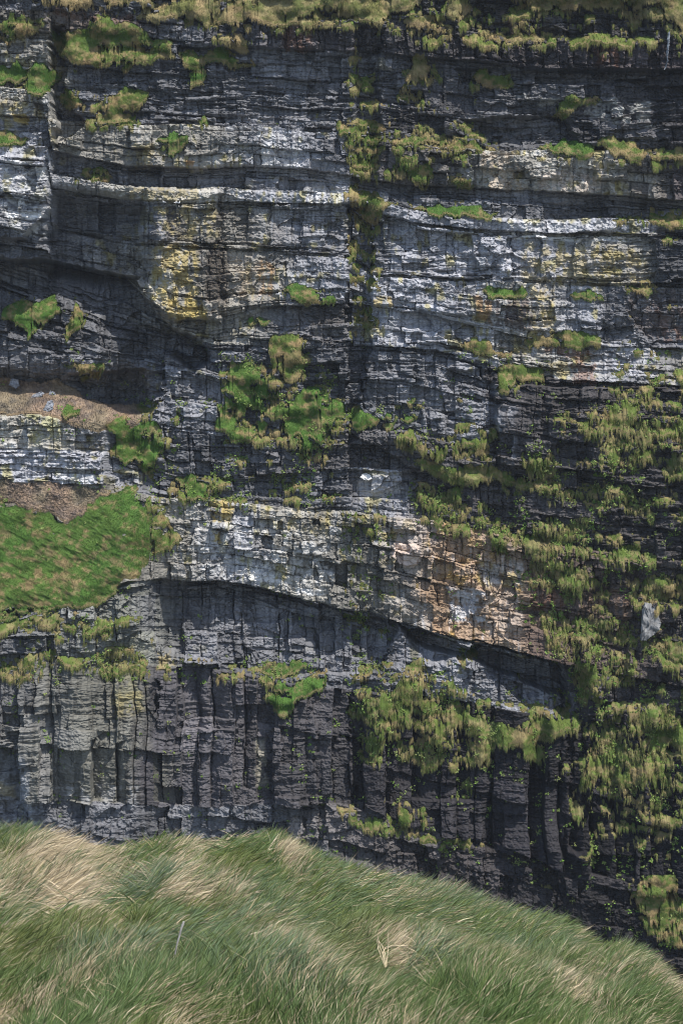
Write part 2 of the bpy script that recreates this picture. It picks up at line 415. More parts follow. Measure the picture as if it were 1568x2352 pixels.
    if ca > 1.2: d += (.15 + .75 * h2(ci, 0 * ci, 29)) * (1 - (2 * np.clip((cx - clo) / (chi - clo), 0, 1) - 1) ** 2)   # rounded ribs
    if ca >= .55:                                       # wider buttresses carrying several columns
        qx = (u + 9 * sn(v / 140, u / 300, 1)) / (cw * 2.7); qi = np.floor(qx); qj = np.floor(y_ / 150 + h2(qi, 0 * qi, 25) * 9)
        d += ca * 1.1 * ((h2(qi, qj, 26) - .5) * 1.4 + (qx - qi - .5) * (h2(qi, 0 * qi, 27) - .5) * 2.8)
    D[m] += d
    # colour
    us = [q[0] for q in alb]
    uu = u + 14 * sn(u / 40, v / 25, 2) + (r1 - 0.5) * bw * 1.0
    c = np.stack([np.interp(uu, us, [q[1][j] for q in alb]) for j in range(3)], 1).astype(f4)
    kf = 0.72 + 0.56 * r3
    kf = kf * (0.86 + 0.28 * h2(gb, 0 * gb, 21)) * (0.85 + 0.3 * h2(ci, cj, 15))
    c *= (1 + (kf - 1) * 1.2)[:, None]
    # bleached faces on pale rock, near-black wet faces on dark rock
    lum = c.mean(1)
    st = vn(u / 5.5, v / 75, 5) * 0.6 + vn(u / 13, v / 26, 6) * 0.4
    bl = smooth(st, 0.60, 0.74) * smooth(lum, 0.13, 0.26) * (0.3 + 0.7 * (r2 > 0.45))
    c += (np.array([.44, .45, .47], f4) - c) * (0.42 * bl)[:, None]
    dk = smooth(vn(u / 4.5, v / 45, 7), 0.6, 0.75) * 0.32
    c *= (1 - dk * (1 - 0.45 * bl))[:, None]
    ye = smooth(vn(u / 26, v / 20, 1) * .6 + vn(u / 7, v / 16, 4) * .4, 0.56, 0.76) * smooth(lum, 0.14, 0.22) * (h2(i, gb, 8) > 0.35)
    c = c * (1 - ye[:, None] * np.array([.04, .12, .5], f4))
    c *= (1.24 - 1.05 * np.clip(lum, 0, .42))[:, None] * np.array([.975, .995, 1.035], f4)
    mo = 0.85 + 0.3 * vn(u / 3.2, v / 2.6, 2)
    c *= mo[:, None]
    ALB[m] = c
COLU = np.where(unit == 14, .28, 1.0).astype(f4)
D += .72 * COLU * facets(U + 8 * sn(U / 40, V / 40, 1), V + 5 * sn(U / 35, V / 30, 2), 58, 34, 60, .8) * (.35 + 1.1 * smooth(vn(U / 130, V / 110, 4), .3, .75))
D += .36 * COLU * facets(U + 3 * sn(U / 14, V / 14, 3), V + 2 * sn(U / 12, V / 12, 5), 21, 12, 70, .8) * (.4 + .9 * smooth(vn(U / 70, V / 60, 7), .3, .7))
D += .26 * COLU * facets(U + 2 * sn(U / 9, V / 9, 4), V + 2 * sn(U / 8, V / 8, 6), 11, 6.5, 80, .9) * (.4 + .9 * smooth(vn(U / 60, V / 40, 2), .3, .7))
BASE = np.where((unit >= 13) & (unit <= 15), 1.0, 0.0).astype(f4)
D += .4 * BASE * facets(U + 7 * sn(U / 30, V / 50, 5), V + 5 * sn(U / 25, V / 30, 3), 64, 92, 90, .7)
D += 0.27 * fbm(U / 34, V / 30, 4, 3, 0.55) * (0.5 + smooth(vn(U / 150, V / 150, 6), .3, .7)) + 0.10 * sn(U / 4.2, V / 3.4, 5)

# stains, lichens, droppings: patches of colour that belong to the rock
def paint(poly, rgb, amt, f=6, thr=0.35, sx=14, sy=14, seed=2):
    sl = window(poly, 20)
    u = U[sl]; v = V[sl]
    s = sdf(poly, u + 7 * sn(u / 18, v / 18, seed) + 3 * sn(u / 6, v / 6, seed + 1), v + 7 * sn(u / 19, v / 17, seed + 2))
    sx, sy = sx * .75, sy * 1.5
    w = smooth(s, -f, f) * amt * .9 * smooth(0.6 * vn(u / sx, v / sy, seed + 3) + 0.4 * vn(u / 5, v / 5, seed + 4), thr - 0.12, thr + 0.12)
    ALB[sl] += (np.array(rgb, f4) - ALB[sl]) * w[..., None]
YEL = (.34, .265, .095); YE2 = (.30, .25, .125); ORA = (.29, .18, .085); RUST = (.15, .075, .045); BRN = (.055, .047, .04); WHI = (.60, .60, .60); TAN = (.42, .33, .24); PNK = (.50, .42, .36); BLK = (.02, .019, .021)
PAINT = [
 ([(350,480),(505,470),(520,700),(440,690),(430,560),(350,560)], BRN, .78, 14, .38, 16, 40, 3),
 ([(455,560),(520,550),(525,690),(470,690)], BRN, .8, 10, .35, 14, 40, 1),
 ([(352,560),(450,560),(460,725),(395,728),(350,690)], YEL, .8, 9, .47, 16, 14, 5),
 ([(390,690),(470,690),(475,735),(400,735)], YEL, .9, 6, .38),
 ([(360,470),(500,465),(500,545),(360,540)], YE2, .7, 10, .5, 10, 8, 4),
 ([(295,428),(460,432),(455,462),(300,460)], YE2, .7, 4, .45, 22, 9, 6),
 ([(285,330),(365,335),(365,382),(290,382)], YE2, .6, 5, .45),
 ([(0,225),(70,225),(120,280),(0,285)], YE2, .6, 8, .48),
 ([(28,262),(64,264),(64,282),(30,280)], YEL, 1.0, 2, .15),
 ([(425,372),(447,372),(447,384),(427,383)], ORA, .9, 2, .2),
 ([(0,362),(110,364),(116,480),(100,540),(60,545),(0,500)], WHI, .6, 12, .5, 24, 6, 2),
 ([(8,485),(90,490),(92,503),(20,498)], WHI, .9, 3, .25, 18, 6, 2),
 ([(590,300),(690,300),(690,385),(600,385)], WHI, .5, 8, .5, 6, 22, 3),
 ([(700,430),(780,440),(780,475),(705,470)], WHI, .55, 5, .45, 5, 20, 3),
 ([(560,610),(660,600),(660,690),(570,690)], YE2, .6, 9, .55, 8, 24, 4),
 ([(595,600),(625,600),(622,680),(600,680)], ORA, .8, 5, .42, 6, 20, 2),
 ([(540,600),(600,600),(600,690),(545,690)], TAN, .4, 8, .5),
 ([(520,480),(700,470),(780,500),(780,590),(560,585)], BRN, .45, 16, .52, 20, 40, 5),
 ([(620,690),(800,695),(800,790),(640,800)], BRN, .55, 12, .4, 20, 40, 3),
 ([(1100,350),(1180,352),(1200,440),(1110,430)], TAN, .5, 6, .42, 10, 14, 3),
 ([(1240,400),(1380,400),(1380,440),(1240,440)], PNK, .6, 5, .4, 9, 18, 3),
 ([(1165,533),(1450,545),(1450,560),(1165,546)], WHI, .9, 3, .36, 24, 6, 2),
 ([(1170,504),(1425,508),(1425,532),(1175,530)], WHI, .4, 3, .45, 7, 24, 3),
 ([(1200,560),(1470,570),(1470,660),(1200,650)], YE2, .7, 10, .5, 22, 8, 4),
 ([(855,680),(900,684),(905,708),(858,704)], YEL, .8, 4, .4),
 ([(1092,680),(1132,690),(1130,742),(1096,730)], ORA, .85, 4, .33, 9, 18, 2),
 ([(1132,690),(1220,690),(1216,760),(1134,745)], (.1,.075,.07), .85, 4, .36, 9, 30, 3),
 ([(1210,650),(1270,660),(1270,770),(1220,770)], YEL, .55, 8, .5),
 ([(1440,660),(1568,670),(1568,780),(1440,770)], (.075,.06,.055), .8, 8, .42, 14, 22, 3),
 ([(1260,830),(1310,832),(1310,866),(1262,866)], YE2, .7, 3, .3),
 ([(1255,790),(1360,800),(1370,880),(1320,880),(1310,825),(1250,812)], RUST, .75, 5, .38, 9, 14, 3),
 ([(1500,700),(1568,710),(1568,790),(1510,780)], RUST, .5, 8, .48),
 ([(475,1145),(540,1150),(530,1200),(495,1198),(478,1180)], YEL, .95, 4, .40, 10, 10, 2),
 ([(486,1220),(506,1222),(508,1246),(488,1246)], YEL, 1.0, 3, .25),
 ([(440,1190),(640,1200),(760,1240),(760,1345),(560,1330),(450,1320)], WHI, .5, 14, .53, 16, 9, 3),
 ([(575,1290),(640,1295),(640,1345),(580,1335)], WHI, .8, 6, .42, 8, 14, 2),
 ([(680,1346),(740,1352),(742,1368),(684,1362)], WHI, .9, 3, .33),
 ([(600,1150),(760,1170),(760,1230),(600,1200)], YE2, .5, 9, .52),
 ([(905,1180),(1010,1190),(1000,1250),(910,1240)], (.36,.32,.3), .6, 8, .4),
 ([(990,1210),(1100,1220),(1190,1260),(1180,1330),(1000,1330)], (.25,.20,.155), .42, 12, .43, 12, 16, 3),
 ([(1025,1345),(1118,1360),(1120,1440),(1030,1425)], (.48,.50,.54), .75, 5, .42, 26, 7, 2),
 ([(1100,1285),(1200,1290),(1198,1345),(1105,1340)], (.46,.46,.46), .6, 6, .42, 9, 20, 2),
 ([(1090,1290),(1130,1292),(1126,1350),(1096,1345)], YEL, .7, 5, .42),
 ([(1160,1310),(1200,1310),(1200,1350),(1150,1348)], YEL, .7, 5, .4),
 ([(1118,1360),(1200,1350),(1190,1470),(1120,1460)], PNK, .5, 8, .4),
 ([(1215,1300),(1290,1300),(1290,1400),(1220,1400)], RUST, .6, 8, .42, 7, 20, 3),
 ([(1320,1345),(1440,1350),(1440,1430),(1330,1420)], (.16,.105,.07), .8, 6, .5, 7, 40, 3),
 ([(890,1080),(955,1110),(950,1150),(830,1140),(815,1100)], (.45,.44,.43), .5, 8, .45, 16, 7, 2),
 ([(905,1242),(962,1246),(970,1280),(950,1302),(910,1296),(898,1270)], (.46,.38,.33), 1.1, 2, -.5),
 ([(250,1480),(330,1480),(330,1620),(260,1620)], (.21,.20,.12), .55, 14, .42, 12, 12, 3),
 ([(260,1590),(320,1590),(330,1640),(262,1650)], (.26,.22,.10), .6, 8, .42),
 ([(360,1490),(400,1490),(400,1535),(362,1535)], YEL, .6, 5, .42),
 ([(60,950),(130,950),(150,1000),(90,1020)], (.36,.34,.16), .7, 8, .4),
 ([(10,1020),(90,1022),(60,1050),(12,1040)], WHI, .7, 6, .4, 8, 14, 2),
 ([(120,1060),(220,1070),(225,1120),(130,1110)], WHI, .5, 8, .46, 8, 16, 3),
 ([(100,1010),(260,1020),(260,1040),(110,1040)], YE2, .5, 8, .5),
 ([(0,1720),(60,1740),(90,1900),(0,1900)], (.30,.32,.36), .55, 12, .45),
 ([(0,1790),(40,1800),(40,1830),(0,1825)], YEL, .5, 5, .42),
 ([(130,1800),(320,1800),(320,1860),(150,1850)], (.34,.34,.35), .5, 10, .46, 14, 14, 3),
 ([(585,1700),(612,1700),(610,1810),(588,1810)], (.30,.28,.22), .6, 4, .3, 7, 40, 3),
 ([(660,1880),(700,1880),(700,1925),(664,1920)], (.28,.25,.23), .6, 4, .35),
 ([(1150,30),(1200,40),(1190,120)], RUST, .3, 5, .3),
 ([(130,14),(330,45),(330,56),(130,40)], RUST, .5, 5, .4, 6, 30, 3),
 ([(650,60),(720,60),(710,120),(655,120)], RUST, .6, 6, .36, 7, 30, 3),
 ([(1360,100),(1420,104),(1420,155),(1370,150)], RUST, .7, 5, .4, 7, 30, 3),
 ([(1180,215),(1500,230),(1490,280),(1400,280),(1180,218)], (.34,.34,.33), .6, 5, .5, 20, 5, 3),
 ([(1400,225),(1500,235),(1500,290),(1410,280)], (.3,.3,.29), .6, 8, .45, 20, 5, 3),
]
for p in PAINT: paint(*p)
# ------------------------------------------------------------------ turf on the ledges
# (style, name, label, row, column, outline) - outlines read off the photo in half-size tiles
G = 'grass_patch'; HG = 'hanging_turf'
TURF = [
 ('t','grass_bank','long bank of olive and tan grass along the very top edge of the cliff',0,0,[(95,-80),(130,5),(190,22),(225,30),(300,34),(335,52),(370,42),(420,48),(465,34),(480,60),(540,56),(590,46),(600,58),(660,74),(690,96),(784,84),(850,60),(880,84),(930,108),(1010,104),(1100,112),(1160,80),(1230,104),(1300,120),(1400,120),(1500,116),(1568,110),(1640,90),(1700,112),(1750,140),(1800,60),(1900,20),(2010,-80)]),
 ('m','grass_bank','big sloping grass bank under the dark block band at the top left',0,0,[(225,180),(270,138),(330,150),(400,120),(440,98),(455,62),(500,60),(530,100),(600,110),(680,150),(700,180),(790,190),(780,240),(800,270),(700,290),(640,285),(580,320),(520,290),(430,300),(350,290),(280,260),(240,220)]),
 ('m',G,'bright grass cap on the upper left buttress, highest of its three',0,0,[(-60,120),(0,110),(60,62),(100,70),(150,84),(230,80),(240,108),(190,130),(100,160),(60,190),(20,190),(-60,180)]),
 ('g',G,'rounded green mound on the left buttress just left of the dark gully',0,0,[(125,320),(150,295),(205,285),(275,330),(270,370),(240,400),(180,440),(135,430),(120,395)]),
 ('g',G,'flat green patch at the left edge beside the rounded mound',0,0,[(-60,320),(0,308),(80,285),(130,310),(118,360),(90,385),(40,384),(-60,390)]),
 ('m',G,'small olive patch hanging in the gully right of the left buttress',0,0,[(270,445),(340,415),(370,490),(330,510),(285,490)]),
 ('m',G,'dome shaped green mound above the blocky yellowish beds on the left',0,0,[(430,520),(470,475),(500,450),(570,410),(640,405),(668,430),(660,480),(600,560),(540,580),(480,570),(432,560)]),
 ('m',G,'lumpy grass patch on the dark shale right of the top left slope',0,0,[(810,240),(880,228),(930,262),(1000,225),(1060,245),(1140,262),(1170,290),(1080,312),(1000,290),(950,300),(900,315),(840,312)]),
 ('g',G,'little vivid green tuft with pale flowers on the dark shale',0,0,[(868,330),(930,300),(950,350),(945,392),(872,392),(860,355)]),
 ('t',G,'tan grass cushion on top of the dark block band near the upper middle',0,0,[(1010,175),(1080,150),(1150,172),(1145,225),(1060,228),(1005,212)]),
 ('g',G,'low green strip at the left edge above the white banded rock',0,0,[(-60,590),(50,598),(110,640),(90,664),(-60,668)]),
 ('m',G,'oval grass cushion sitting on the pale block bed left of the prow',0,0,[(368,800),(400,775),(450,765),(510,780),(505,828),(430,832),(390,822)]),
 ('g',G,'pair of thin green tufts on the blocky yellowish bed',0,0,[(710,640),(780,610),(850,622),(858,660),(820,700),(770,718),(745,690),(780,664)]),
 ('m',G,'olive tuft above the brown blocks left of the middle gully',0,0,[(870,560),(940,538),(962,580),(900,604),(868,590)]),
 ('t',G,'ragged tan tussock above the dark band right of the upper gully',0,1,[(290,90),(370,60),(440,80),(470,160),(430,178),(350,130),(300,130)]),
 ('t',G,'pale tan tuft hanging from the top edge right of centre',0,1,[(480,60),(540,-20),(592,40),(530,92)]),
 ('t',G,'wide tan tuft resting on the dark jointed band at the upper right',0,1,[(660,180),(720,140),(850,130),(900,150),(940,190),(880,200),(820,190),(720,190)]),
 ('t','grass_bank','grassy overhang at the top right corner beside the thin waterfall',0,1,[(1335,-80),(1650,-80),(1650,190),(1568,195),(1535,130),(1500,84),(1400,90),(1340,70)]),
 ('t','grass_bank','tan grass fringe along the top edge above the dark hollow',0,1,[(770,-80),(1290,-80),(1290,36),(1180,26),(1060,34),(950,30),(880,44),(810,40)]),
 ('t',HG,'tall tan turf streaming down the rock right of the upper gully',0,1,[(330,265),(390,250),(402,330),(432,360),(385,405),(350,440),(290,435),(270,395),(310,335)]),
 ('m',G,'olive hummock under the dark jointed band left of the pale ledge',0,1,[(590,335),(660,310),(690,340),(770,340),(796,378),(740,402),(660,392),(622,362)]),
 ('m',G,'arched grass strip over a dark rounded block at the upper right',0,1,[(958,540),(1000,480),(1070,440),(1180,455),(1192,468),(1090,474),(1080,495),(1024,532)]),
 ('m',G,'long grass ledge running right from the middle gully above dark blocks',0,1,[(-30,560),(60,575),(100,600),(150,565),(185,556),(200,625),(320,632),(400,600),(450,640),(560,635),(640,655),(712,680),(690,698),(560,672),(520,712),(490,672),(350,672),(340,705),(310,662),(210,672),(140,720),(120,770),(60,760),(40,720),(90,690),(0,655)]),
 ('g',G,'green lens of grass above the pale block wall at the upper right',0,1,[(900,682),(980,655),(1080,650),(1160,670),(1130,712),(1080,732),(1000,712),(940,692)]),
 ('m',G,'broad grass tongue near the right edge above brown broken blocks',0,1,[(1165,660),(1250,630),(1360,640),(1400,705),(1500,680),(1650,690),(1650,722),(1400,724),(1350,752),(1250,702),(1200,682)]),
 ('m',HG,'scattered olive tufts on the dark blocks below the long grass ledge',0,1,[(220,800),(250,735),(320,752),(400,760),(425,790),(385,862),(335,832),(290,822)]),
 ('m',G,'flat olive tuft on a block at the left end of the pale block wall',0,1,[(490,832),(590,820),(602,846),(520,852)]),
 ('m',HG,'grass clump spilling down the middle gully beside the pale bed',0,1,[(55,960),(120,910),(200,915),(242,942),(185,962),(165,1030),(112,1022)]),
 ('g',G,'slim green grass strip lying on the thin bedded rock right of the gully',0,1,[(330,948),(450,943),(560,945),(640,960),(740,985),(640,1004),(560,987),(470,992),(400,982)]),
 ('m',G,'grass tuft at the right edge beside the long pale bed',0,1,[(1390,1012),(1440,980),(1650,968),(1650,1042),(1480,1054)]),
 ('g',G,'leafy green patch on the shaded shale at the far left',1,0,[(30,250),(80,200),(140,210),(250,182),(290,240),(205,300),(170,322),(140,372),(100,322),(60,302),(15,272)]),
 ('m',HG,'dark green streak of turf hanging inside the shaded hollow',1,0,[(300,335),(340,205),(392,262),(380,320),(335,350),(312,410)]),
 ('m',G,'shaded grass shelf with pale roots in the deep hollow on the left',1,0,[(295,482),(360,500),(470,490),(474,552),(380,552),(340,512)]),
 ('g',G,'large vivid green patch right of the pale yellowish low wall',1,0,[(490,760),(580,742),(600,790),(680,740),(750,800),(742,880),(720,925),(690,992),(630,982),(590,952),(510,905),(540,850),(510,800)]),
 ('g',G,'green wind combed patch at the foot of the grey pillar',1,0,[(800,1015),(880,1000),(960,1052),(950,1112),(880,1112),(820,1062)]),
 ('g',G,'oval green cushion on the smooth bed right of the yellow prow',1,0,[(1305,155),(1360,130),(1440,142),(1520,165),(1540,210),(1430,222),(1350,200)]),
 ('g',G,'tiny green wedge on a thin ledge below the yellow prow',1,0,[(1128,292),(1190,275),(1232,296),(1160,308)]),
 ('m',G,'green crest of the big central turf, rising to a narrow top',1,0,[(1215,505),(1265,385),(1340,370),(1402,422),(1415,490),(1380,560),(1320,570),(1290,520),(1300,450),(1260,480),(1240,540)]),
 ('g',G,'left arm of the big central turf with bare rock inside it',1,0,[(1010,590),(1040,500),(1130,490),(1210,510),(1240,600),(1200,700),(1100,690),(1080,740),(1090,790),(1200,770),(1230,800),(1200,842),(1130,862),(1070,832),(1000,780),(980,695),(1040,645)]),
 ('g',G,'broad right half of the big central turf beside the vertical gully',1,0,[(1250,620),(1340,640),(1410,600),(1500,640),(1578,680),(1578,740),(1500,780),(1500,830),(1530,860),(1480,892),(1380,890),(1330,832),(1290,800),(1300,750),(1210,740),(1200,690)]),
 ('g',G,'small green patch on the brown scree below the deep hollow',1,0,[(290,690),(370,702),(345,748),(292,722)]),
 ('g',G,'little flat green cushion on the pale bed high on the right',1,1,[(650,150),(740,135),(850,152),(850,182),(740,192),(690,186)]),
 ('g',G,'pale leafy green tuft right of the flat cushion on the pale bed',1,1,[(1050,172),(1130,160),(1202,190),(1150,212),(1080,192)]),
 ('m',G,'thin turf cap on dark brown block near the right edge',1,1,[(1318,142),(1440,130),(1424,168),(1340,162)]),
 ('m',G,'small square turf cap on a rock knob beside the vertical gully',1,1,[(45,267),(130,255),(148,287),(60,288)]),
 ('m',G,'thick domed grass cushion above the reddish blocks',1,1,[(838,378),(920,358),(1040,340),(1110,342),(1190,370),(1192,402),(1100,412),(980,412),(940,402),(860,424)]),
 ('m',G,'flat grass tongue left of the domed cushion above the pale niche',1,1,[(540,402),(620,375),(680,395),(700,430),(790,435),(765,462),(680,442),(600,432)]),
 ('m',HG,'hanging green turf on the top left corner of the dark pillar',1,1,[(718,520),(760,495),(840,505),(938,516),(912,562),(800,556),(798,605),(750,628),(720,628)]),
 ('g',G,'wedge of green grass filling the foot of the vertical gully',1,1,[(38,682),(90,670),(100,722),(172,742),(162,788),(38,788)]),
 ('g',G,'bright upper half of the wide central turf below the pale niche',1,1,[(178,745),(240,702),(310,660),(420,640),(560,652),(572,690),(482,718),(390,722),(310,742),(250,792),(190,790)]),
 ('o',HG,'olive turf with long hanging fringe below the pale niche',1,1,[(245,810),(340,800),(420,822),(520,812),(532,765),(700,770),(716,800),(690,852),(690,945),(600,925),(540,905),(490,885),(440,925),(400,915),(360,880),(250,862)]),
 ('o','grass_strip','narrow sloping grass strip along the ledge under the dark pillar',1,1,[(310,930),(420,936),(560,960),(680,960),(780,995),(850,1038),(960,1040),(1090,1058),(1092,1084),(900,1067),(830,1052),(720,1022),(640,1022),(480,1032),(390,965)]),
 ('o',HG,'forked olive fringe dangling down the dark pillar',1,1,[(800,892),(880,880),(902,930),(970,912),(972,1000),(920,1012),(870,1022),(850,962)]),
 ('o',G,'lone round grass cap on the face of the dark pillar',1,1,[(958,732),(1020,710),(1048,747),(1000,748)]),
 ('o',HG,'tall olive curtain of turf right of the dark pillar',1,1,[(1158,692),(1230,672),(1290,662),(1290,600),(1422,596),(1432,642),(1392,692),(1340,742),(1380,780),(1270,792),(1222,832),(1130,822)]),
 ('o',HG,'lower olive curtain near the right edge under the tall one',1,1,[(1272,792),(1380,742),(1500,740),(1650,730),(1650,862),(1440,832),(1390,862)]),
 ('o',HG,'ragged olive turf on dark rock lower right of the pillar',1,1,[(1208,892),(1250,812),(1290,872),(1400,870),(1452,922),(1330,935),(1200,942)]),
 ('o',G,'rounded olive cushion at the right edge below the curtains',1,1,[(1488,932),(1560,892),(1650,890),(1650,962),(1510,964)]),
 ('o',G,'leafy patch of pale green plants below the narrow sloping strip',1,1,[(330,1032),(420,1042),(432,1092),(550,1062),(552,1122),(470,1180),(385,1152)]),
 ('o',G,'fluffy pale green turf right of the narrow sloping strip',1,1,[(1108,1072),(1180,1050),(1250,1080),(1330,1070),(1422,1110),(1402,1152),(1250,1132),(1180,1112)]),
 ('g','grass_slope','wide bright green grass slope filling the left side of the cliff',2,0,[(-500,-70),(0,-62),(60,-32),(130,-12),(230,0),(300,55),(370,8),(500,-92),(620,-132),(640,-35),(715,0),(700,100),(690,200),(650,288),(590,312),(555,318),(530,378),(450,418),(380,438),(260,432),(220,478),(110,470),(30,490),(-500,520)]),
 ('m',G,'grass tongue on the rock rib right of the wide green slope',2,0,[(718,10),(760,-10),(795,60),(832,120),(765,172),(708,172),(704,110)]),
 ('o',G,'mossy pale green patch on the rubbly ledge above the columns',2,0,[(468,662),(540,620),(612,640),(642,690),(560,712),(480,702)]),
 ('g',G,'dark green strip on the ledge above the columns left of centre',2,0,[(1185,742),(1250,690),(1360,662),(1422,690),(1352,742),(1250,762)]),
 ('g',G,'green bib of grass draped over the tops of the columns',2,0,[(1218,852),(1270,762),(1330,792),(1430,742),(1502,732),(1492,822),(1382,842),(1330,922),(1258,912)]),
 ('o',G,'bright leafy turf fringe under the narrow strip, above tan blocks',2,1,[(390,5),(520,-10),(640,0),(672,40),(600,42),(560,22),(470,48)]),
 ('o',HG,'shaggy olive turf above the brown stained wall on the right',2,1,[(668,62),(760,92),(800,52),(900,62),(960,30),(1130,20),(1132,82),(1080,92),(1010,122),(1130,142),(1132,212),(1040,222),(1000,182),(880,202),(840,172),(822,112),(740,122),(772,162),(710,152)]),
 ('o',HG,'light green turf spilling between the orange wall and brown blocks',2,1,[(858,242),(1000,192),(1080,252),(1140,262),(1200,312),(1120,322),(1080,362),(1020,342),(960,282),(880,262)]),
 ('o',HG,'long cascade of olive turf right of the dark overhang',2,1,[(948,452),(1010,440),(1060,482),(1150,442),(1200,440),(1250,512),(1312,512),(1322,552),(1190,572),(1130,592),(1100,652),(1180,692),(1300,692),(1312,742),(1200,752),(1160,782),(1200,850),(1110,822),(1080,742),(1060,642),(990,642),(950,562)]),
 ('o',G,'grass shelf at the right edge just above the grey slab',2,1,[(1328,342),(1400,292),(1650,332),(1650,422),(1450,402),(1382,382)]),
 ('o',G,'olive cushion on dark rock up and left of the grey slab',2,1,[(1198,162),(1370,152),(1382,212),(1250,222),(1188,202)]),
 ('o',G,'turf at the right edge just below the grey slab',2,1,[(1398,602),(1460,572),(1650,562),(1650,702),(1500,642)]),
 ('o',HG,'huge olive turf apron in the lower middle, hanging over black columns',2,1,[(10,892),(110,802),(230,822),(290,702),(350,662),(400,702),(440,742),(520,752),(532,822),(560,880),(560,1010),(520,1010),(520,1100),(440,1140),(400,1172),(330,1142),(270,1112),(250,1022),(190,1032),(160,1102),(130,1122),(90,1062),(130,962),(50,922)]),
 ('o',HG,'right wing of the huge apron, under the shaded niche',2,1,[(565,860),(600,930),(680,960),(750,970),(830,1000),(880,942),(930,912),(1040,922),(1052,980),(960,1002),(890,1052),(950,1100),(880,1132),(800,1042),(700,1062),(640,1140),(590,1132),(590,1030),(562,1010)]),
 ('o',HG,'mass of olive turf covering the lower right edge of the cliff',2,1,[(1180,962),(1240,902),(1300,962),(1400,872),(1500,850),(1700,850),(1700,1350),(1500,1340),(1420,1370),(1350,1300),(1290,1330),(1200,1290),(1110,1262),(1100,1360),(1052,1380),(1042,1290),(1110,1160),(1112,1082),(1200,1052)]),
 ('m',G,'small turf cap on a column top below the big dark overhang',2,1,[(528,652),(600,625),(622,650),(560,692)]),
 ('o','grass_strip','thin bright strip of turf along the low ledge above the foreground',3,1,[(18,188),(90,208),(200,228),(290,258),(400,288),(470,308),(540,308),(600,300),(622,330),(540,342),(470,328),(380,304),(270,274),(100,244),(40,222)]),
 ('m',HG,'big green turf drape at the bottom right corner of the cliff',3,1,[(1318,562),(1350,512),(1440,452),(1530,430),(1542,562),(1660,640),(1660,790),(1568,790),(1500,802),(1430,742),(1390,702),(1350,682),(1400,652),(1310,592)]),
 ('m',HG,'slim turf drip on the black columns, right one of the pair above the strip',3,1,[(350,232),(360,172),(376,168),(402,240),(372,262)]),
 ('m',HG,'forked turf drip on the black columns, left one above the strip',3,1,[(268,232),(272,152),(320,200),(312,242),(290,250)]),
 ('o',HG,'narrow green tongue on the black columns below the huge apron',3,1,[(545,-40),(575,-60),(592,30),(602,100),(570,92),(548,70)]),
]
STY = {  # green, dry, dry share, blade length m, hang
 'g': ((.062,.116,.025), (.19,.155,.075), .15, .30, .35),
 'm': ((.072,.108,.026), (.21,.165,.08), .24, .34, .6),
 'o': ((.088,.122,.030), (.20,.17,.08), .22, .42, 1.0),
 't': ((.112,.120,.042), (.22,.18,.09), .36, .38, .7),
}
def tile(r, c, pts): return [(x / 2 + 784 * c, y / 2 + 589.6 * r) for x, y in pts]
patches = []
TEX = np.full(U.shape, -99, f4)                 # turf depth-in-from-edge, in photo units
OWN = np.full(U.shape, -1, np.int16)
for k, (sty, nm, lab, r, c, pts) in enumerate(TURF):
    poly = tile(r, c, pts)
    sl = window(poly, 20); u = U[sl]; v = V[sl]
    wa = 15.0 if 'central turf' in lab else 8.0
    su = u + 2.6 * sn(u / 3.6, v / 4, 6) + wa * sn(u / 21, v / 21, 1) + 3.2 * sn(u / 7, v / 8, 2)
    svv = v + wa * sn(u / 19, v / 23, 3) + 3.2 * sn(u / 6, v / 9, 4)
    if sty in 'ot': svv = svv - (10 if sty == 'o' else 4) * smooth(vn(u / 6.5, v / 60, 5), .45, .85)
    s = sdf(poly, su, svv)
    # bare gaps inside the patch
    dr_ = (8 + (18 if nm == 'hanging_turf' else 0)) * vn(u / 5, v / 90, 5) ** 2
    hv = (vn(u / 62, (v - dr_) / 30, 6) - .5) * .62 + (vn(u / 25, (v - dr_) / 12, 2) - .5) * .5 + (vn(u / 8, (v - dr_) / 6, 7) - .5) * .36 + .5
    th = {'g': .74, 'm': .69, 'o': .56 - .045 * min(1, len(pts) / 22), 't': .60}[sty]
    if sty == 'g' and len(pts) < 11: th += .08
    if 'shaded' in lab: th += .2
    if 'central turf' in lab and sty == 'g': th = .60
    if 'mass of' in lab: th -= .025
    if nm == 'grass_strip': th += .24
    if nm == 'grass_bank' or 'mound' in lab or 'big' in lab: th += .12
    if nm == 'grass_slope': th = 2.0
    s = np.where(s > 0, np.minimum(s, (th - hv) * 55), s)
    if nm == 'grass_slope':
        q = smooth(v, 1330, 1420) * (vn(u / 16, v / 8, 2) * .6 + vn(u / 6, v / 5, 3) * .4)
        s = np.where(s > 0, np.minimum(s, (.52 - q) * 60 + 14 * (1 - smooth(v, 1330, 1400)) * 3), s)
    m = s > TEX[sl]
    TEX[sl] = np.where(m, s, TEX[sl]); OWN[sl] = np.where(m & (s > 0), k, OWN[sl])
    patches.append([sty, nm, lab, sl])

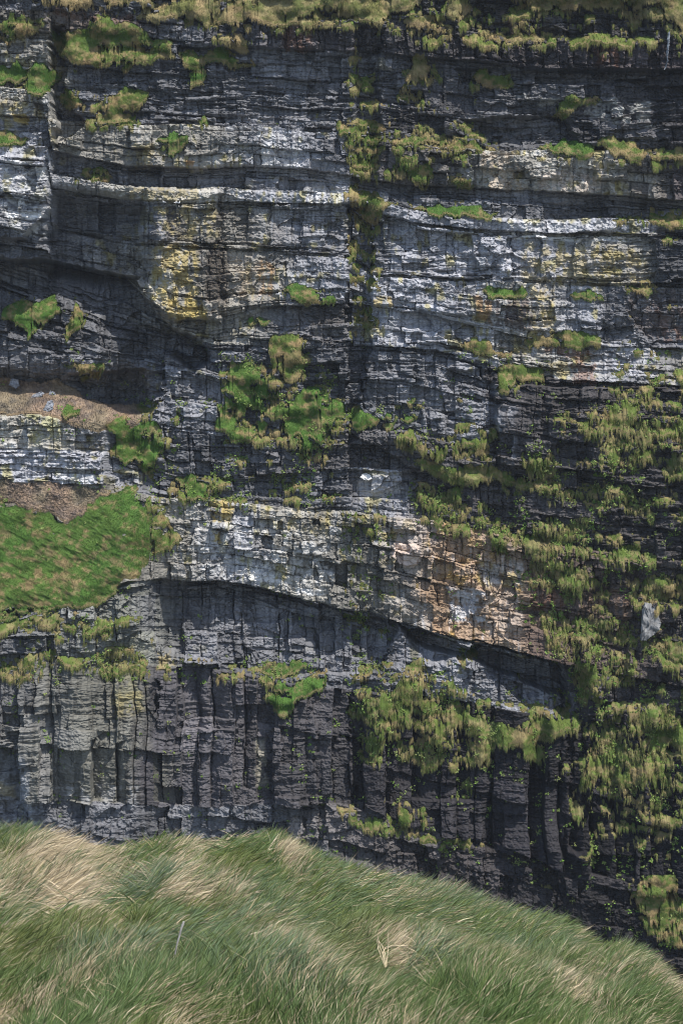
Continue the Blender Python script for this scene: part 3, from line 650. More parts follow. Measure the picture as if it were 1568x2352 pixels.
# unnamed tufts: where it is damp and there is a shelf to root on
DEN = [  # polygon, density, feather
 ([(1180,960),(1700,900),(1700,1560),(1290,1560),(1180,1420)], .45, 60),
 ([(1270,1500),(1700,1500),(1700,2000),(1330,2000)], .50, 50),
 ([(1330,2000),(1700,1990),(1700,2330),(1340,2250)], .30, 40),
 ([(1380,560),(1700,560),(1700,980),(1390,960)], .40, 40),
 ([(870,-60),(1700,-60),(1700,150),(880,130)], .52, 40),
 ([(400,-60),(900,-60),(900,150),(400,120)], .40, 40),
 ([(780,60),(880,60),(880,760),(800,800)], .60, 22),
 ([(880,100),(1110,120),(1120,330),(870,330)], .44, 30),
 ([(870,320),(1120,330),(1090,440),(870,440)], .46, 25),
 ([(1400,320),(1700,320),(1700,560),(1410,560)], .44, 30),
 ([(560,120),(800,130),(800,300),(560,290)], .30, 40),
 ([(480,1020),(790,1020),(800,1160),(600,1170),(400,1150)], .46, 30),
 ([(775,1170),(890,1180),(900,1480),(790,1470)], .56, 24),
 ([(-100,1410),(330,1400),(360,1560),(-100,1580)], .56, 26),
 ([(360,1500),(640,1510),(640,1580),(360,1570)], .42, 18),
 ([(800,1500),(1300,1600),(1330,1800),(800,1760)], .42, 30),
 ([(-100,1560),(640,1560),(640,1860),(-100,1860)], .13, 30),
 ([(640,1560),(1300,1700),(1330,2080),(660,1950)], .20, 30),
 ([(140,60),(280,200),(330,300),(150,320)], .34, 24),
 ([(300,900),(420,900),(430,1180),(330,1190)], .36, 22),
 ([(930,1090),(1400,1130),(1400,1260),(960,1230)], .42, 24),
 ([(500,770),(700,760),(800,900),(800,1050),(500,1040)], .44, 24),
 ([(1140,880),(1400,880),(1400,1120),(1140,1100)], .16, 20),
]
den = np.full(U.shape, .12, f4)
for poly, dn, f in DEN:
    sl = window(poly, f + 10)
    den[sl] = np.maximum(den[sl], f4(dn) * smooth(sdf(poly, U[sl], V[sl]), -f, f))
den = den + .22 * smooth(TEX, -26, -3) * smooth(-TEX, -1, 4)
Db = box_blur(D, 3)
sh = np.zeros_like(Db); sh[4:-4] = Db[8:] - Db[:-8]            # + where the face steps out below
shelf = np.clip(sh, -.6, 1.2)
E = den + .34 * (fbm(U / 38, V / 17, 2, 3, .6)) + .17 * sn(U / 6, V / 5, 6) + .24 * shelf - .72
E[:, 0] = -9; E[0] = -9
st = vn(U / 6, V / 90, 3)
for it in range(5):
    sft = np.full_like(E, -9); sft[3:] = E[:-3]
    E = np.maximum(E, sft - .05 - .13 * st)
E = np.where((V > 2330) | (V < -60), -9, E)
TE2 = E * 60
loose = (TE2 > 0) & (TEX < -4)
OWN[loose] = 9999
TEX = np.where(loose, np.minimum(TE2, 9), TEX)
covered = smooth(TEX, -2, 5)

# scree lying under the alcove
SCREE = [('long brown slope of dry scree and dead grass under the deep hollow', [(-500,872),(0,868),(60,878),(132,872),(190,908),(245,933),(312,928),(330,960),(300,985),(240,990),(190,985),(140,962),(90,950),(0,952),(-500,952)]),
         ('bare brown earth slope between the pale low wall and the green slope', [(-500,1100),(0,1104),(100,1106),(150,1112),(210,1122),(256,1126),(235,1160),(175,1200),(150,1196),(110,1178),(60,1168),(0,1140),(-500,1130)])]
scree_sl = []
for k, (lab, poly) in enumerate(SCREE):
    sl = window(poly, 20); u = U[sl]; v = V[sl]
    s = sdf(poly, u + 5 * sn(u / 15, v / 15, 1), v + 5 * sn(u / 14, v / 12, 2))
    m = (s > 0) & (OWN[sl] < 0) | (s > 0) & (OWN[sl] == 9999)
    OWN[sl] = np.where(m, 5000 + k, OWN[sl]); TEX[sl] = np.where(m, s, TEX[sl])
    covered[sl] = np.maximum(covered[sl], smooth(s, -1, 4)); scree_sl.append((lab, sl))

SOFT = box_blur(box_blur(D, 5), 4)
BED = box_blur(SOFT, 8)
_sc = np.where(OWN >= 5000, covered, 0) * (OWN < 9000)
D = D + (SOFT - 0.3 - D) * covered
D = D + (BED - .5 - D) * _sc
lump = .22 * fbm(U / 20, V / 14, 3, 2) + .05 * sn(U / 5, V / 5, 1)
run = np.zeros_like(D)                           # how far below the top of its shelf each bit of turf lies
on = OWN >= 0
dvg = np.diff(VG, prepend=VG[0])
for i in range(1, NV): run[i] = np.where(on[i], run[i - 1] + dvg[i], 0)
run = run * (.8 + .4 * vn(U / 9, V / 30, 2)) * PX
bul = .10 + 1.05 * (1 - np.exp(-run / 1.15))
TD = SOFT + bul + lump * smooth(TEX, 0, 8)
_k = [i for i, q in enumerate(TURF) if q[1] == 'grass_slope'][0]
BROAD = box_blur(SOFT, 14)
TD = np.where(OWN == _k, np.maximum(BROAD, SOFT - .6) + .45 + .7 * lump + .2 * fbm((U + V * .7) / 26, (V - U * .5) / 9, 4, 2) * smooth(TEX, 0, 9), TD)
SD = BED + .35 + .22 * facets(U, V, 7, 4.5, 95, .9) + .06 * fbm(U / 5, V / 4, 2, 2)

# rows above the brow run back as a slope; the same below into the water
back = np.clip(-70 - V, 0, None) * PX
D = (D - 1.2 * back).astype(f4); TD = TD - 1.2 * back
YY = Y0 - D
idx = (np.arange(NV * NU, dtype=np.int64).reshape(NV, NU))
quads = np.stack([idx[:-1, :-1], idx[1:, :-1], idx[1:, 1:], idx[:-1, 1:]], -1).reshape(-1, 4)
top_green = smooth(back, 1, 6)[..., None]
ALB = ALB * (1 - top_green) + np.array([.10, .12, .04], f4) * top_green
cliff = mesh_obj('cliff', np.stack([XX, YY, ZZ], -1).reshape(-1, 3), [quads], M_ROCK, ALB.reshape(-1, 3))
tag(cliff, 'tall layered sea cliff of grey, black and yellow stained rock beds', kind='structure')


def patch_mesh(name, mask, sl, depth, sty, mat, seed, dens=1.0):
    """turf sheet over the masked cells plus grass blades rooted on it"""
    gcol, dcol, dsh, bl, hang = STY[sty] if sty in STY else STY['m']
    i0, j0 = sl[0].start, sl[1].start
    m = mask
    mm = m.copy()
    mm[1:] |= m[:-1]; mm[:-1] |= m[1:]; mm[:, 1:] |= m[:, :-1]; mm[:, :-1] |= m[:, 1:]
    cells = mm[:-1, :-1] & mm[1:, :-1] & mm[1:, 1:] & mm[:-1, 1:]
    if cells.sum() < 4: return None
    vid = -np.ones(m.shape, np.int64)
    used = np.zeros(m.shape, bool)
    used[:-1, :-1] |= cells; used[1:, :-1] |= cells; used[1:, 1:] |= cells; used[:-1, 1:] |= cells
    vid[used] = np.arange(used.sum())
    ii, jj = np.nonzero(cells)
    fq = np.stack([vid[ii, jj], vid[ii + 1, jj], vid[ii + 1, jj + 1], vid[ii, jj + 1]], 1)
    dd = np.where(m, depth[sl], D[sl] - .3)
    x = XX[sl][used]; z = ZZ[sl][used]; y = Y0 - dd[used]
    u = U[sl]; v = V[sl]
    def colour(u, v, n=None):
        if name == 'grass_slope': n = .11 * smooth(vn(u / 11, v / 7, 1) * .6 + vn(u / 4.5, v / 4, 2) * .4, .52, .72)
        a = smooth((0 if n is None else n) + .6 * vn(u / 22, v / 13, 3) + .4 * vn(u / 6, v / 5, 4), .62 - dsh, 1.0 - dsh)
        t = np.array(gcol, f4) + (np.array(dcol, f4) - np.array(gcol, f4)) * a[..., None]
        b = .75 + .5 * vn(u / 13, v / 9, 5)
        gy = smooth(vn(u / 45, v / 45, 6), .3, .7)[..., None] - .5
        t = t * b[..., None] * (1 + gy * np.array([.16, .04, .1], f4))
        return t
    # roots and dead thatch along the lower lip
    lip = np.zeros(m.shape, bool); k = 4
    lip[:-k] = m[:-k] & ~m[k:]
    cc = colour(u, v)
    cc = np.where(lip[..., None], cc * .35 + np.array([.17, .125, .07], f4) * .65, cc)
    co = np.stack([x, y, z], -1); col = cc[used]
    # blades
    R = np.random.RandomState(seed)
    ci, cj = np.nonzero(m & ~np.isnan(depth[sl]))
    nb = int(len(ci) * (2.0 if name == 'grass_slope' else 1.1) * dens)
    pick = R.randint(0, len(ci), nb)
    li, lj = np.nonzero(lip & m)
    extra = R.randint(0, max(len(li), 1), int(len(li) * (1.2 + 1.2 * hang))) if len(li) else np.zeros(0, int)
    ri = np.concatenate([ci[pick], li[extra]]); rj = np.concatenate([cj[pick], lj[extra]])
    n = len(ri); isl = np.arange(n) >= nb
    jx = (R.rand(n) - .5) * 1.5 * PX; jz = (R.rand(n) - .5) * 1.5 * PX
    px = XX[sl][ri, rj] + jx; pz = ZZ[sl][ri, rj] + jz; py = Y0 - depth[sl][ri, rj] + .05
    L = bl * (.4 + .8 * R.rand(n)) * np.where(isl, .9 + 1.0 * hang, 1)
    uu = u[ri, rj]; vv = v[ri, rj]
    comb = sn(uu / 30, vv / 30, 7)
    down = np.where(R.rand(n) < .25 + .6 * hang, 1, -1) * (.35 + .6 * R.rand(n))
    down = np.where(isl, 1, down)
    dx = (comb * .35 + R.randn(n) * .22 + (0.35 if sty == 'g' else 0)) * np.where(isl, .35, 1)
    dv = np.stack([dx, -(.10 + .30 * R.rand(n)) * np.where(isl, .4, 1), -down], 1)
    dv /= np.linalg.norm(dv, axis=1, keepdims=True)
    w = (.045 + .05 * R.rand(n))
    sx = np.stack([np.ones(n), 0 * w, -dv[:, 0] / np.where(abs(dv[:, 2]) < .3, .3 * np.sign(dv[:, 2] + 1e-6), dv[:, 2])], 1)
    sx /= np.linalg.norm(sx, axis=1, keepdims=True)
    root = np.stack([px, py, pz], 1)
    A = root - sx * (w / 2)[:, None]; B = root + sx * (w / 2)[:, None]
    T = root + dv * L[:, None]
    bc = colour(uu, vv) * (.8 + .42 * R.rand(n))[:, None]
    dry = R.rand(n) < dsh * .45 + np.where(isl, .35, 0)
    bc = np.where(dry[:, None], bc * .4 + np.array(dcol, f4) * .65, bc)
    b0 = len(co)
    tri = b0 + np.arange(3 * n).reshape(n, 3)
    co = np.concatenate([co, np.stack([A, B, T], 1).reshape(-1, 3)])
    col = np.concatenate([col, np.repeat(bc, 3, 0)])
    return mesh_obj(name, co, [fq, tri], mat, col)

for k, (sty, nm, lab, sl) in enumerate(patches):
    m = (OWN[sl] == k)
    o = patch_mesh(nm, m, sl, TD, sty, M_TURF, 40 + k)
    if o: tag(o, lab, {'grass_patch': 'grass patch', 'hanging_turf': 'hanging turf', 'grass_bank': 'grass bank', 'grass_strip': 'grass strip', 'grass_slope': 'grass slope'}[nm], 'grass and turf growing on the cliff ledges')
full = (slice(0, NV), slice(0, NU))
o = patch_mesh('ledge_grass', OWN == 9999, full, TD, 'o', M_TURF, 7)
tag(o, 'countless small olive tufts of grass scattered over the cliff ledges', kind='stuff')

# scree: brown sheets strewn with chips
for k, (lab, sl) in enumerate(scree_sl):
    m = OWN[sl] == 5000 + k
    STY['s'] = ((.115, .095, .078), (.20, .155, .11), .36, .40, .2)
    o = patch_mesh('scree', m, sl, SD, 's', M_SOIL, 900 + k, .8)
    tag(o, lab, kind='stuff')

# small leafy plants: bright dots in the cracks
def leafy(mask_den, n, seed, name, lab):
    R = np.random.RandomState(seed)
    w = np.clip(mask_den, 0, None).ravel().astype(np.float64); w /= w.sum()
    q = R.choice(NV * NU, n, p=w)
    ii, jj = q // NU, q % NU
    per = 9
    cx = XX[ii, jj]; cz = ZZ[ii, jj]; cy = Y0 - np.maximum(D, np.where(OWN >= 0, TD, -99))[ii, jj] - .12
    r = .16 + .30 * R.rand(n) ** 2
    ofs = R.randn(n, per, 3) * np.array([1, .35, .8])
    ce = np.stack([cx, cy, cz], 1)[:, None] + ofs * (r[:, None, None] * .8)
    ce = ce.reshape(-1, 3); N = len(ce)
    s = (.10 + .10 * R.rand(N))[:, None]
    a = R.randn(N, 3); a[:, 1] *= .5; a /= np.linalg.norm(a, axis=1, keepdims=True)
    b = np.cross(a, R.randn(N, 3) + np.array([0, -2, 1])); b /= np.linalg.norm(b, axis=1, keepdims=True)
    vtx = np.stack([ce - a * s, ce - b * s * .7, ce + a * s, ce + b * s * .7], 1).reshape(-1, 3)
    base = np.array([.115, .20, .04]) + (np.array([.20, .23, .085]) - np.array([.115, .20, .04])) * R.rand(n, 1)
    c = np.repeat(base, per, 0) * (.7 + .6 * R.rand(N, 1))
    o = mesh_obj(name, vtx, [np.arange(4 * N).reshape(-1, 4)], M_TURF, np.repeat(c, 4, 0))
    tag(o, lab, kind='stuff')
ld = (den - .1) * smooth(vn(U / 30, V / 30, 1) * .6 + vn(U / 9, V / 11, 2) * .4, .5, .72) * (U > -60) * (U < 1640) * (V > 800) * (V < 2300)
cr = np.exp(-np.clip(Db - box_blur(D, 10), -1, 1) * 1.5)
leafy(np.clip(ld, 0, 1) * cr, 3600, 3, 'leafy_plants', 'bright green leafy plants dotted in the cracks of the lower cliff')
# ------------------------------------------------------------------ sea far below, foreground hill
def sheet(name, co, faces, mat, lab, kind):
    o = mesh_obj(name, np.array(co, f4), [np.array(faces)], mat); return tag(o, lab, kind=kind)
M_SEA = bpy.data.materials.new('sea_water'); M_SEA.use_nodes = True
_t = M_SEA.node_tree; _b = _t.nodes['Principled BSDF']
_b.inputs['Base Color'].default_value = (.012, .03, .04, 1); _b.inputs['Roughness'].default_value = .12
_n = _t.nodes.new('ShaderNodeTexNoise'); _n.inputs['Scale'].default_value = .25; _n.inputs['Detail'].default_value = 6
_tc = _t.nodes.new('ShaderNodeTexCoord'); _t.links.new(_tc.outputs['Object'], _n.inputs['Vector'])
_bp = _t.nodes.new('ShaderNodeBump'); _bp.inputs['Strength'].default_value = .5
_t.links.new(_n.outputs['Fac'], _bp.inputs['Height']); _t.links.new(_bp.outputs[0], _b.inputs['Normal'])
zs = float(ZG[-1]) + 4
sheet('sea', [(-1500, -300, zs), (1500, -300, zs), (1500, 1500, zs), (-1500, 1500, zs)], [(0, 1, 2, 3)], M_SEA, 'dark sea far below the cliff', 'structure')

RIDGE = [(-400,1870),(-100,1880),(0,1890),(100,1908),(200,1922),(270,1928),(330,1922),(420,1912),(520,1902),(590,1900),(630,1918),(690,1950),(760,1968),(850,1990),(950,2020),(1020,2042),(1100,2062),(1200,2088),(1280,2108),(1300,2130),(1330,2168),(1380,2176),(1440,2184),(1490,2225),(1530,2268),(1568,2310),(1680,2400),(1900,2500)]
YR = 46.0
_ru = np.array([p[0] for p in RIDGE], float); _rv = np.array([p[1] for p in RIDGE], float)
_rx, _, _rz = at(_ru, _rv + 40, YR)
def hill_z(x, y):
    x0 = x; x = x * YR / np.clip(y, 36, YR + 3)
    zr = np.interp(x, _rx, _rz)
    zr = .5 * zr + .25 * np.interp(x - .25, _rx, _rz) + .25 * np.interp(x + .25, _rx, _rz)
    zn = -8.95 + 0 * x - .03 * x - .004 * x * x
    t = (y - 29.0) / (YR - 29.0)
    z = zn + (zr - zn) * np.clip(t, -2, 1) + .0
    z = z - .9 * np.clip(t, 0, 1) * (1 - np.clip(t, 0, 1)) * smooth(x, -1, -4) * 0
    over = np.clip(y - YR, 0, None)
    z = z - .25 * over ** 1.7
    lum = (.34 * sn(x / 2.3 + 3, y / 3.6, 2) + .15 * sn(x / .9, y / 1.4, 3) + .06 * sn(x / .35, y / .45, 4)) * (1 - .75 * np.exp(-((y - YR) / 2.0) ** 2))
    return z + lum
hx = np.arange(-13, 13.01, .13); hy = np.concatenate([np.arange(18, 52, .16), np.arange(52, 70, .8)])
HX, HY = np.meshgrid(hx, hy); HZ = hill_z(HX, HY)
nh, nw = HX.shape
hi_ = np.arange(nh * nw).reshape(nh, nw)
hq = np.stack([hi_[:-1, :-1], hi_[:-1, 1:], hi_[1:, 1:], hi_[1:, :-1]], -1).reshape(-1, 4)
hc = np.array([.045, .058, .02], f4) * (.7 + .6 * vn(HX / .5, HY / .5, 1))[..., None]
hill = mesh_obj('hill', np.stack([HX, HY, HZ], -1).reshape(-1, 3), [hq], M_SOIL, hc.reshape(-1, 3), True)
tag(hill, 'near grassy headland sloping away in the foreground', kind='structure')

# wind-blown grass
def dryness(u, v):
    """where the grass is straw coloured, as patches on the ground"""
    P = [([(-200,1895),(560,1890),(640,1950),(560,2050),(300,2110),(0,2090),(-200,2090)], .62, 40),
         ([(-200,1960),(180,1940),(330,2010),(200,2100),(-200,2110)], .9, 30),
         ([(280,2040),(540,2010),(560,2060),(430,2090),(290,2075)], .9, 16),
         ([(440,1960),(560,1950),(540,2010),(450,2000)], .75, 18),
         ([(610,1925),(680,1930),(690,2090),(640,2080)], .75, 18),
         ([(680,1960),(1000,2010),(1100,2140),(1000,2260),(780,2230),(680,2080)], .42, 40),
         ([(900,2070),(1080,2090),(1080,2190),(930,2190)], .55, 30),
         ([(840,2110),(930,2130),(940,2250),(860,2240)], .7, 24),
         ([(500,2140),(680,2140),(690,2230),(520,2230)], .5, 24),
         ([(1180,2250),(1420,2260),(1420,2352),(1180,2352)], .38, 40),
         ([(950,2230),(1180,2230),(1200,2400),(950,2400)], .42, 40),
         ([(-100,2270),(220,2280),(220,2400),(-100,2400)], .42, 40)]
    d = np.full(u.shape, .20, f4)
    for poly, a, f in P:
        d = np.maximum(d, f4(a) * smooth(sdf(poly, u, v), -f, f))
    return d
R = np.random.RandomState(21)
NB = 290000
bx = (R.rand(NB) * 2 - 1); by = 26 + (YR + 2.2 - 26) * R.rand(NB)
bx = bx * (by * TH * 1.18 + .5)
# tussocks: pull roots towards clump centres
bz = hill_z(bx, by)
bu, bv = proj(bx, by, bz + .15)
dr = dryness(bu, bv)
cl = .5 * vn(bx / .9, by / 2.2, 1) + .3 * vn(bx / .35, by / .8, 2) + .2 * vn(bx / .12, by / .3, 3)
pdry = smooth(cl + (dr - .5) * .55, .30, .92)
isdry = R.rand(NB) < np.clip(pdry * .9 + .12, 0, 1)
L = (.27 + .36 * R.rand(NB)) * (.75 + .5 * vn(bx / 1.1, by / 2, 4)) * np.where(isdry, 1.1, 1.0)
# wind from the left; each tussock leans a little differently
ang = .62 + .75 * (vn(bx / 1.4, by / 2.6, 5) - .5) + .5 * (vn(bx / .4, by / .8, 6) - .5) + .22 * R.randn(NB)
ang = ang + np.where(isdry, -.22, .12) + .45 * smooth(bv, 2120, 2300) + .55 * smooth(bu, 580, 640) * smooth(-bu, -800, -680) * smooth(-bv, -2130, -2050)
flip = R.rand(NB) < .07
dirx = np.cos(ang) * np.where(flip, -1, 1); dirz = np.sin(np.clip(ang, -.1, 1.9))
diry = .35 * R.randn(NB) + .1
e = np.stack([dirx, diry, np.maximum(dirz, .02)], 1); e /= np.linalg.norm(e, axis=1, keepdims=True)
# first segment stands up, then bends into the lean and droops
up = np.array([0, 0, 1.0])
p0 = np.stack([bx, by, bz - .03], 1)
s0 = up * .5 + e * .7; s0 /= np.linalg.norm(s0, axis=1, keepdims=True)
dro = (.12 + .35 * R.rand(NB))[:, None]
e2 = e - up * dro * .55; e2 /= np.linalg.norm(e2, axis=1, keepdims=True)
e3 = e - up * dro * 1.35; e3 /= np.linalg.norm(e3, axis=1, keepdims=True)
Lc = L[:, None]
p1 = p0 + s0 * Lc * .3; p2 = p1 + e2 * Lc * .38; p3 = p2 + e3 * Lc * .34
wd = (.0046 + .0044 * R.rand(NB) ** 2 * 1.5) * np.where(isdry, .95, 1.1)
sd = np.cross(e, np.stack([.5 * R.randn(NB), -np.ones(NB), .3 * R.randn(NB)], 1)); sd /= np.linalg.norm(sd, axis=1, keepdims=True)
S = sd * wd[:, None]
vt = np.stack([p0 - S, p0 + S, p1 - S * .9, p1 + S * .9, p2 - S * .65, p2 + S * .65, p3], 1).reshape(-1, 3)
b7 = (np.arange(NB) * 7)[:, None]
gq = np.concatenate([b7 + np.array([0, 1, 3, 2]), b7 + np.array([2, 3, 5, 4])])
gt = b7 + np.array([4, 5, 6])
gr = np.array([.10, .150, .055]) + (np.array([.15, .195, .115]) - np.array([.10, .150, .055])) * smooth(vn(bx / 1.6, by / 3, 7) + .25 * R.randn(NB), .3, .75)[:, None]
gr = gr + (np.array([.17, .19, .035]) - gr) * (.6 * (R.rand(NB) < .25))[:, None]
low = (.8 * smooth(bv + 60 * sn(bx / 1.5, by / 2, 2), 2180, 2330))[:, None]
gr = gr + (np.array([.085, .135, .038]) - gr) * low
ol = smooth(vn(bx / 1.2, by / 2.1, 3), .5, .8)[:, None] * .5
gr = gr + (np.array([.13, .145, .035]) - gr) * ol
dc = np.array([.42, .33, .19]) + (np.array([.58, .49, .35]) - np.array([.42, .33, .19])) * R.rand(NB, 1)
bc = np.where(isdry[:, None], dc, gr) * (.56 + .70 * R.rand(NB))[:, None]
c7 = np.repeat(bc[:, None], 7, 1); c7[:, 0:2] *= .8
grass = mesh_obj('grass', vt, [gq, gt], M_GRASS, c7.reshape(-1, 3))
tag(grass, 'long wind blown green and straw coloured grass on the near headland', kind='stuff')

# ------------------------------------------------------------------ things
import bmesh
def small_mat(name, rgb, rough=.85, sc=7):
    m = bpy.data.materials.new(name); m.use_nodes = True
    t = m.node_tree; b = t.nodes['Principled BSDF']
    n = t.nodes.new('ShaderNodeTexNoise'); n.inputs['Scale'].default_value = sc; n.inputs['Detail'].default_value = 8
    r = t.nodes.new('ShaderNodeValToRGB')
    r.color_ramp.elements[0].position = .3; r.color_ramp.elements[1].position = .72
    r.color_ramp.elements[0].color = (*[c * .45 for c in rgb], 1); r.color_ramp.elements[1].color = (*[min(1, c * 1.3) for c in rgb], 1)
    tc = t.nodes.new('ShaderNodeTexCoord'); t.links.new(tc.outputs['Object'], n.inputs['Vector'])
    t.links.new(n.outputs['Fac'], r.inputs['Fac']); t.links.new(r.outputs[0], b.inputs['Base Color'])
    b.inputs['Roughness'].default_value = rough; b.inputs['Specular IOR Level'].default_value = .25
    return m
def bm_obj(name, bm, mat, parent=None):
    me = bpy.data.meshes.new(name); bm.normal_update(); bm.to_mesh(me); bm.free()
    me.materials.append(mat)
    o = bpy.data.objects.new(name, me); COL.objects.link(o)
    if parent: o.parent = parent
    return o
def depth_at(u, v, surf=None):
    i = np.argmin(abs(VG - v)); j = np.argmin(abs(UG - u))
    i = int(np.clip(i, 3, NV - 4)); j = int(np.clip(j, 3, NU - 4))
    q = D if surf is None else surf
    return float(np.max(q[i - 2:i + 3, j - 2:j + 3]))
M_SLAB = small_mat('grey_lichen_stone', (.20, .202, .205), .85, 1.6); M_STONE = small_mat('bluish_grey_stone', (.25, .265, .30), .85, 2.5); M_WSTONE = small_mat('whitened_stone', (.78, .78, .77))
def boulder(name, lab, uv_poly, thick, mat, seed, out=.35, surf=None, lean=.15):
    """a slab whose outline is given in photo units; real thickness, chipped edges"""
    R = np.random.RandomState(seed)
    uc = np.mean([p[0] for p in uv_poly]); vc = np.mean([p[1] for p in uv_poly])
    y = Y0 - depth_at(uc, vc, surf) - out
    cx, _, cz = [float(q) for q in at(uc, vc, y)]
    bm = bmesh.new()
    ring_f = []; ring_b = []; ring_m = []
    for (u, v) in uv_poly:
        x, _, z = at(u, v, y)
        dx, dz = float(x) - cx, float(z) - cz
        ring_f.append(bm.verts.new((dx * .93, -thick * (.42 + .22 * R.rand()) + lean * dz, dz * .95)))
        ring_m.append(bm.verts.new((dx, -thick * .2 * R.rand() + lean * dz, dz)))
        ring_b.append(bm.verts.new((dx * .9, thick * .6 + lean * dz, dz * .9)))
    n = len(uv_poly)
    c = bm.verts.new((.1 * (R.rand() - .5), -thick * .62, .1 * (R.rand() - .5)))
    for k in range(n):
        a = (k + 1) % n
        bm.faces.new((c, ring_f[k], ring_f[a])); bm.faces.new((ring_f[k], ring_m[k], ring_m[a], ring_f[a])); bm.faces.new((ring_m[k], ring_b[k], ring_b[a], ring_m[a]))
    bm.faces.new(ring_b[::-1])
    bmesh.ops.recalc_face_normals(bm, faces=bm.faces)
    bmesh.ops.triangulate(bm, faces=bm.faces)
    bmesh.ops.subdivide_edges(bm, edges=bm.edges, cuts=3, use_grid_fill=True)
    for q in bm.verts: q.co += Vector(R.randn(3) * (.05 + .012 * thick)) + Vector((0, .25 * math.sin(q.co.z * 3.1 + q.co.x * 1.7) * thick * .3, 0))
    o = bm_obj(name, bm, mat); o.location = (cx, y, cz)
    return tag(o, lab, 'boulder' if name == 'boulder' else 'rock slab')
boulder('rock_slab', 'tall pale grey rock slab standing in olive turf near the right edge', [(1470,1471),(1471,1440),(1476,1400),(1480,1384),(1492,1386),(1506,1387),(1509,1394),(1511,1412),(1516,1430),(1513,1446),(1503,1455),(1492,1462),(1482,1470)], 1.5, M_SLAB, 2, .35, None, .06)
sc = 'boulders lying on the brown scree'
b = boulder('boulder', 'blocky bluish grey boulder beside a green tuft at the left end of the scree', [(22,884),(26,870),(42,871),(43,886),(38,892)], .8, M_STONE, 3, .45, SD); b['group'] = sc
b = boulder('boulder', 'long flat grey boulder tilted up to the right on the brown scree', [(72,914),(76,907),(96,900),(101,904),(94,911),(80,917)], .6, M_STONE, 4, .4, SD); b['group'] = sc
b = boulder('boulder', 'pointed slab shaped grey boulder lowest on the brown scree', [(100,942),(110,922),(119,919),(123,928),(121,940),(112,946)], .7, M_STONE, 5, .45, SD); b['group'] = sc
b = boulder('boulder', 'small grey boulder at the edge of the shaded scree', [(112,906),(116,898),(124,901),(127,907),(120,910)], .5, M_STONE, 6, .3, SD); b['group'] = sc
boulder('boulder', 'white capped stone perched on a rock stump at the foot of the vertical gully', [(827,1096),(832,1089),(842,1088),(852,1092),(856,1099),(846,1102),(834,1101)], .8, M_WSTONE, 7, .7)

# seabirds resting on the ledges
M_BIRD = small_mat('white_feathers', (.8, .8, .8), .7); M_WING = small_mat('grey_feathers', (.42, .44, .48), .7); M_BEAK = small_mat('yellow_beak', (.55, .4, .06), .5)
def ball(bm, c, r, seg=10, rings=7, pull=None):
    q = bmesh.ops.create_uvsphere(bm, u_segments=seg, v_segments=rings, radius=1)['verts']
    for v in q:
        k = 1.0
        if pull: k = pull(v.co.x)
        v.co = Vector((c[0] + v.co.x * r[0], c[1] + v.co.y * r[1] * k, c[2] + v.co.z * r[2] * k))
def make_bird():
    bm = bmesh.new()
    ball(bm, (0, 0, .14), (.24, .10, .105), 12, 8, lambda t: 1 - .45 * max(-t, 0) ** 2)     # body tapering to the tail
    ball(bm, (.15, 0, .235), (.075, .062, .11), 10, 7)                                        # neck and breast
    ball(bm, (.185, 0, .325), (.068, .055, .055), 10, 7)                                      # head
    root = bm_obj('seabird', bm, M_BIRD)
    for s in (-1, 1):
        w = bmesh.new(); ball(w, (-.06, s * .085, .17), (.23, .022, .07), 10, 6, lambda t: 1 - .6 * max(-t, 0)); bm_obj('wing', w, M_WING, root)
    t = bmesh.new(); ball(t, (-.27, 0, .13), (.09, .05, .014), 8, 5); bm_obj('tail', t, M_BIRD, root)
    k = bmesh.new(); bmesh.ops.create_cone(k, cap_ends=True, segments=6, radius1=.018, radius2=.003, depth=.075)
    for v in k.verts: v.co = Vector((.275 + v.co.z, v.co.y, .318 + v.co.x))
    bm_obj('beak', k, M_BEAK, root)
    return root
proto = make_bird()
birds = [(638, 675, .4, 'white seabird resting in the dark crack left of the oval green cushion'),
         (377, 464, 2.6, 'white seabird on the ledge beside the black hole under the pale block bed'),
         (403, 465, 1.0, 'left one of two seabirds side by side under the pale block bed'),
         (410, 465, -.3, 'right one of two seabirds side by side under the pale block bed')]
for k, (u, v, rz, lab) in enumerate(birds):
    if k == 0: o = proto
    else:
        o = proto.copy(); COL.objects.link(o)
        for ch in proto.children:
            c = ch.copy(); COL.objects.link(c); c.parent = o
    y = Y0 - depth_at(u, v + 1) - .15
    x, _, z = at(u, v + 3, y)
    o.location = (float(x), y, float(z)); o.rotation_euler = (0, 0, rz); o.scale = (1.15,) * 3
    tag(o, lab, 'seabird', 'seabirds resting on the cliff')

# thin waterfall at the top right
M_FALL = small_mat('falling_water', (.26, .29, .33), .3)
bm = bmesh.new(); R = np.random.RandomState(9); prev = None
for k, v in enumerate(np.linspace(60, 160, 60)):
    u = np.interp(v, [60, 96, 112, 131, 140, 160], [1537, 1535, 1534, 1532, 1533, 1526]) + R.randn() * .35
    hw = np.interp(v, [60, 80, 100, 130, 160], [1.2, 2.4, 3.0, 2.2, 1.2]) * (.6 + .7 * R.rand())
    yy = Y0 - depth_at(u, v) - .25
    xa, _, z = at(u - hw, v, yy); xb, _, _ = at(u + hw, v, yy)
    row = [bm.verts.new((float(xa), yy + .2, float(z))), bm.verts.new((float(xa + xb) / 2, yy - .12, float(z))), bm.verts.new((float(xb), yy + .2, float(z)))]
    if prev:
        bm.faces.new((prev[0], row[0], row[1], prev[1])); bm.faces.new((prev[1], row[1], row[2], prev[2]))
    prev = row
tag(bm_obj('waterfall', bm, M_FALL), 'thin white waterfall trickling down dark rock in the top right corner', 'waterfall')

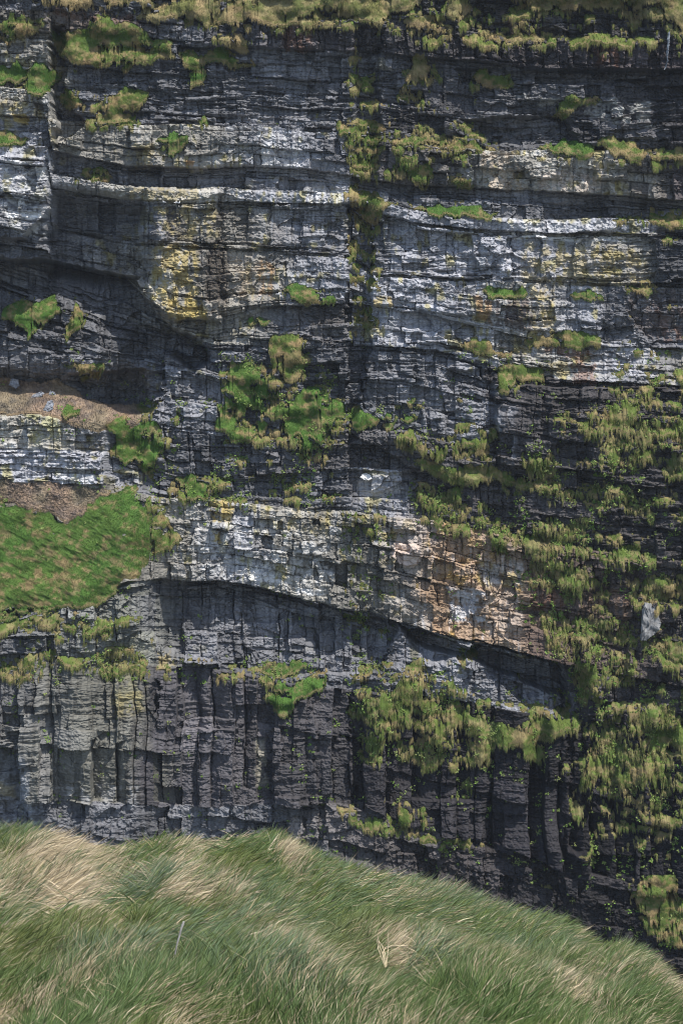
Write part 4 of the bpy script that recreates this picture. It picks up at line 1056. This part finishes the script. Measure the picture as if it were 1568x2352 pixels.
# weathered stick and bent dry stalks in the grass
def tube_pts(bm, pts, r0, r1, seg=7):
    rings = []
    for k, p in enumerate(pts):
        p = Vector(p); d = (Vector(pts[min(k + 1, len(pts) - 1)]) - Vector(pts[max(k - 1, 0)])).normalized()
        a = d.cross(Vector((0, 1, .2))).normalized(); b = d.cross(a)
        r = r0 + (r1 - r0) * k / (len(pts) - 1)
        rings.append([bm.verts.new(p + (a * math.cos(t) + b * math.sin(t)) * r) for t in [2 * math.pi * i / seg for i in range(seg)]])
    for k in range(len(rings) - 1):
        for i in range(seg):
            j = (i + 1) % seg
            bm.faces.new((rings[k][i], rings[k][j], rings[k + 1][j], rings[k + 1][i]))
    bm.faces.new(rings[0][::-1]); bm.faces.new(rings[-1])
def hill_hit(u, v):
    ys = np.arange(24, 60, .05); x, _, z = at(u, v, ys)
    below = z < hill_z(x, ys)
    return float(ys[np.argmax(below)]) if below.any() else 40.0
M_WOOD = small_mat('weathered_wood', (.36, .335, .315)); M_STALK = small_mat('dry_stalk', (.58, .48, .32))
yy = hill_hit(406, 2200) - 1.6
pts = [tuple(float(q) for q in at(u, v, yy)) for u, v in [(402, 2192), (407, 2166), (412, 2150), (416, 2134), (422, 2117)]]
bm = bmesh.new(); tube_pts(bm, pts, .011, .016)
tag(bm_obj('wooden_stick', bm, M_WOOD), 'short weathered whitish wooden stick leaning right in the long grass', 'stick')
yy = hill_hit(885, 2225) - .7
bm = bmesh.new()
for path in [[(886,2222),(880,2195),(872,2175),(867,2150)], [(887,2222),(884,2190),(876,2170),(868,2160)], [(885,2220),(880,2190),(884,2176),(905,2171),(930,2174),(955,2186)], [(884,2220),(878,2190),(882,2180),(900,2173),(935,2172)], [(886,2222),(890,2190),(892,2165),(890,2140)], [(884,2222),(876,2200),(868,2178),(866,2158)]]:
    tube_pts(bm, [tuple(float(q) for q in at(u, v, yy + .06 * k)) for k, (u, v) in enumerate(path)], .008, .005, 5)
tag(bm_obj('dry_stalks', bm, M_STALK), 'clump of bent pale dry stalks sticking out of the grass', 'dry stalks')

# ------------------------------------------------------------------ thin sea air between the two cliffs
M_HAZE = bpy.data.materials.new('sea_haze'); M_HAZE.use_nodes = True
_t = M_HAZE.node_tree; _t.nodes.clear()
_o = _t.nodes.new('ShaderNodeOutputMaterial'); _v = _t.nodes.new('ShaderNodeVolumePrincipled')
_v.inputs['Color'].default_value = (.80, .88, 1.0, 1); _v.inputs['Density'].default_value = .00005
_v.inputs['Anisotropy'].default_value = .2
_t.links.new(_v.outputs[0], _o.inputs['Volume'])
x1, ya, yb, za, zb = 1510, -310, 1510, zs - 1, float(max(ZG.max(), 5)) + 6
vv = np.array([(x, y, z) for z in (za, zb) for y in (ya, yb) for x in (-x1, x1)], f4)
hz = mesh_obj('haze', vv, [np.array([(0,2,3,1),(4,5,7,6),(0,1,5,4),(2,6,7,3),(0,4,6,2),(1,3,7,5)])], M_HAZE)
tag(hz, 'thin bluish sea haze in front of the cliff', kind='stuff')
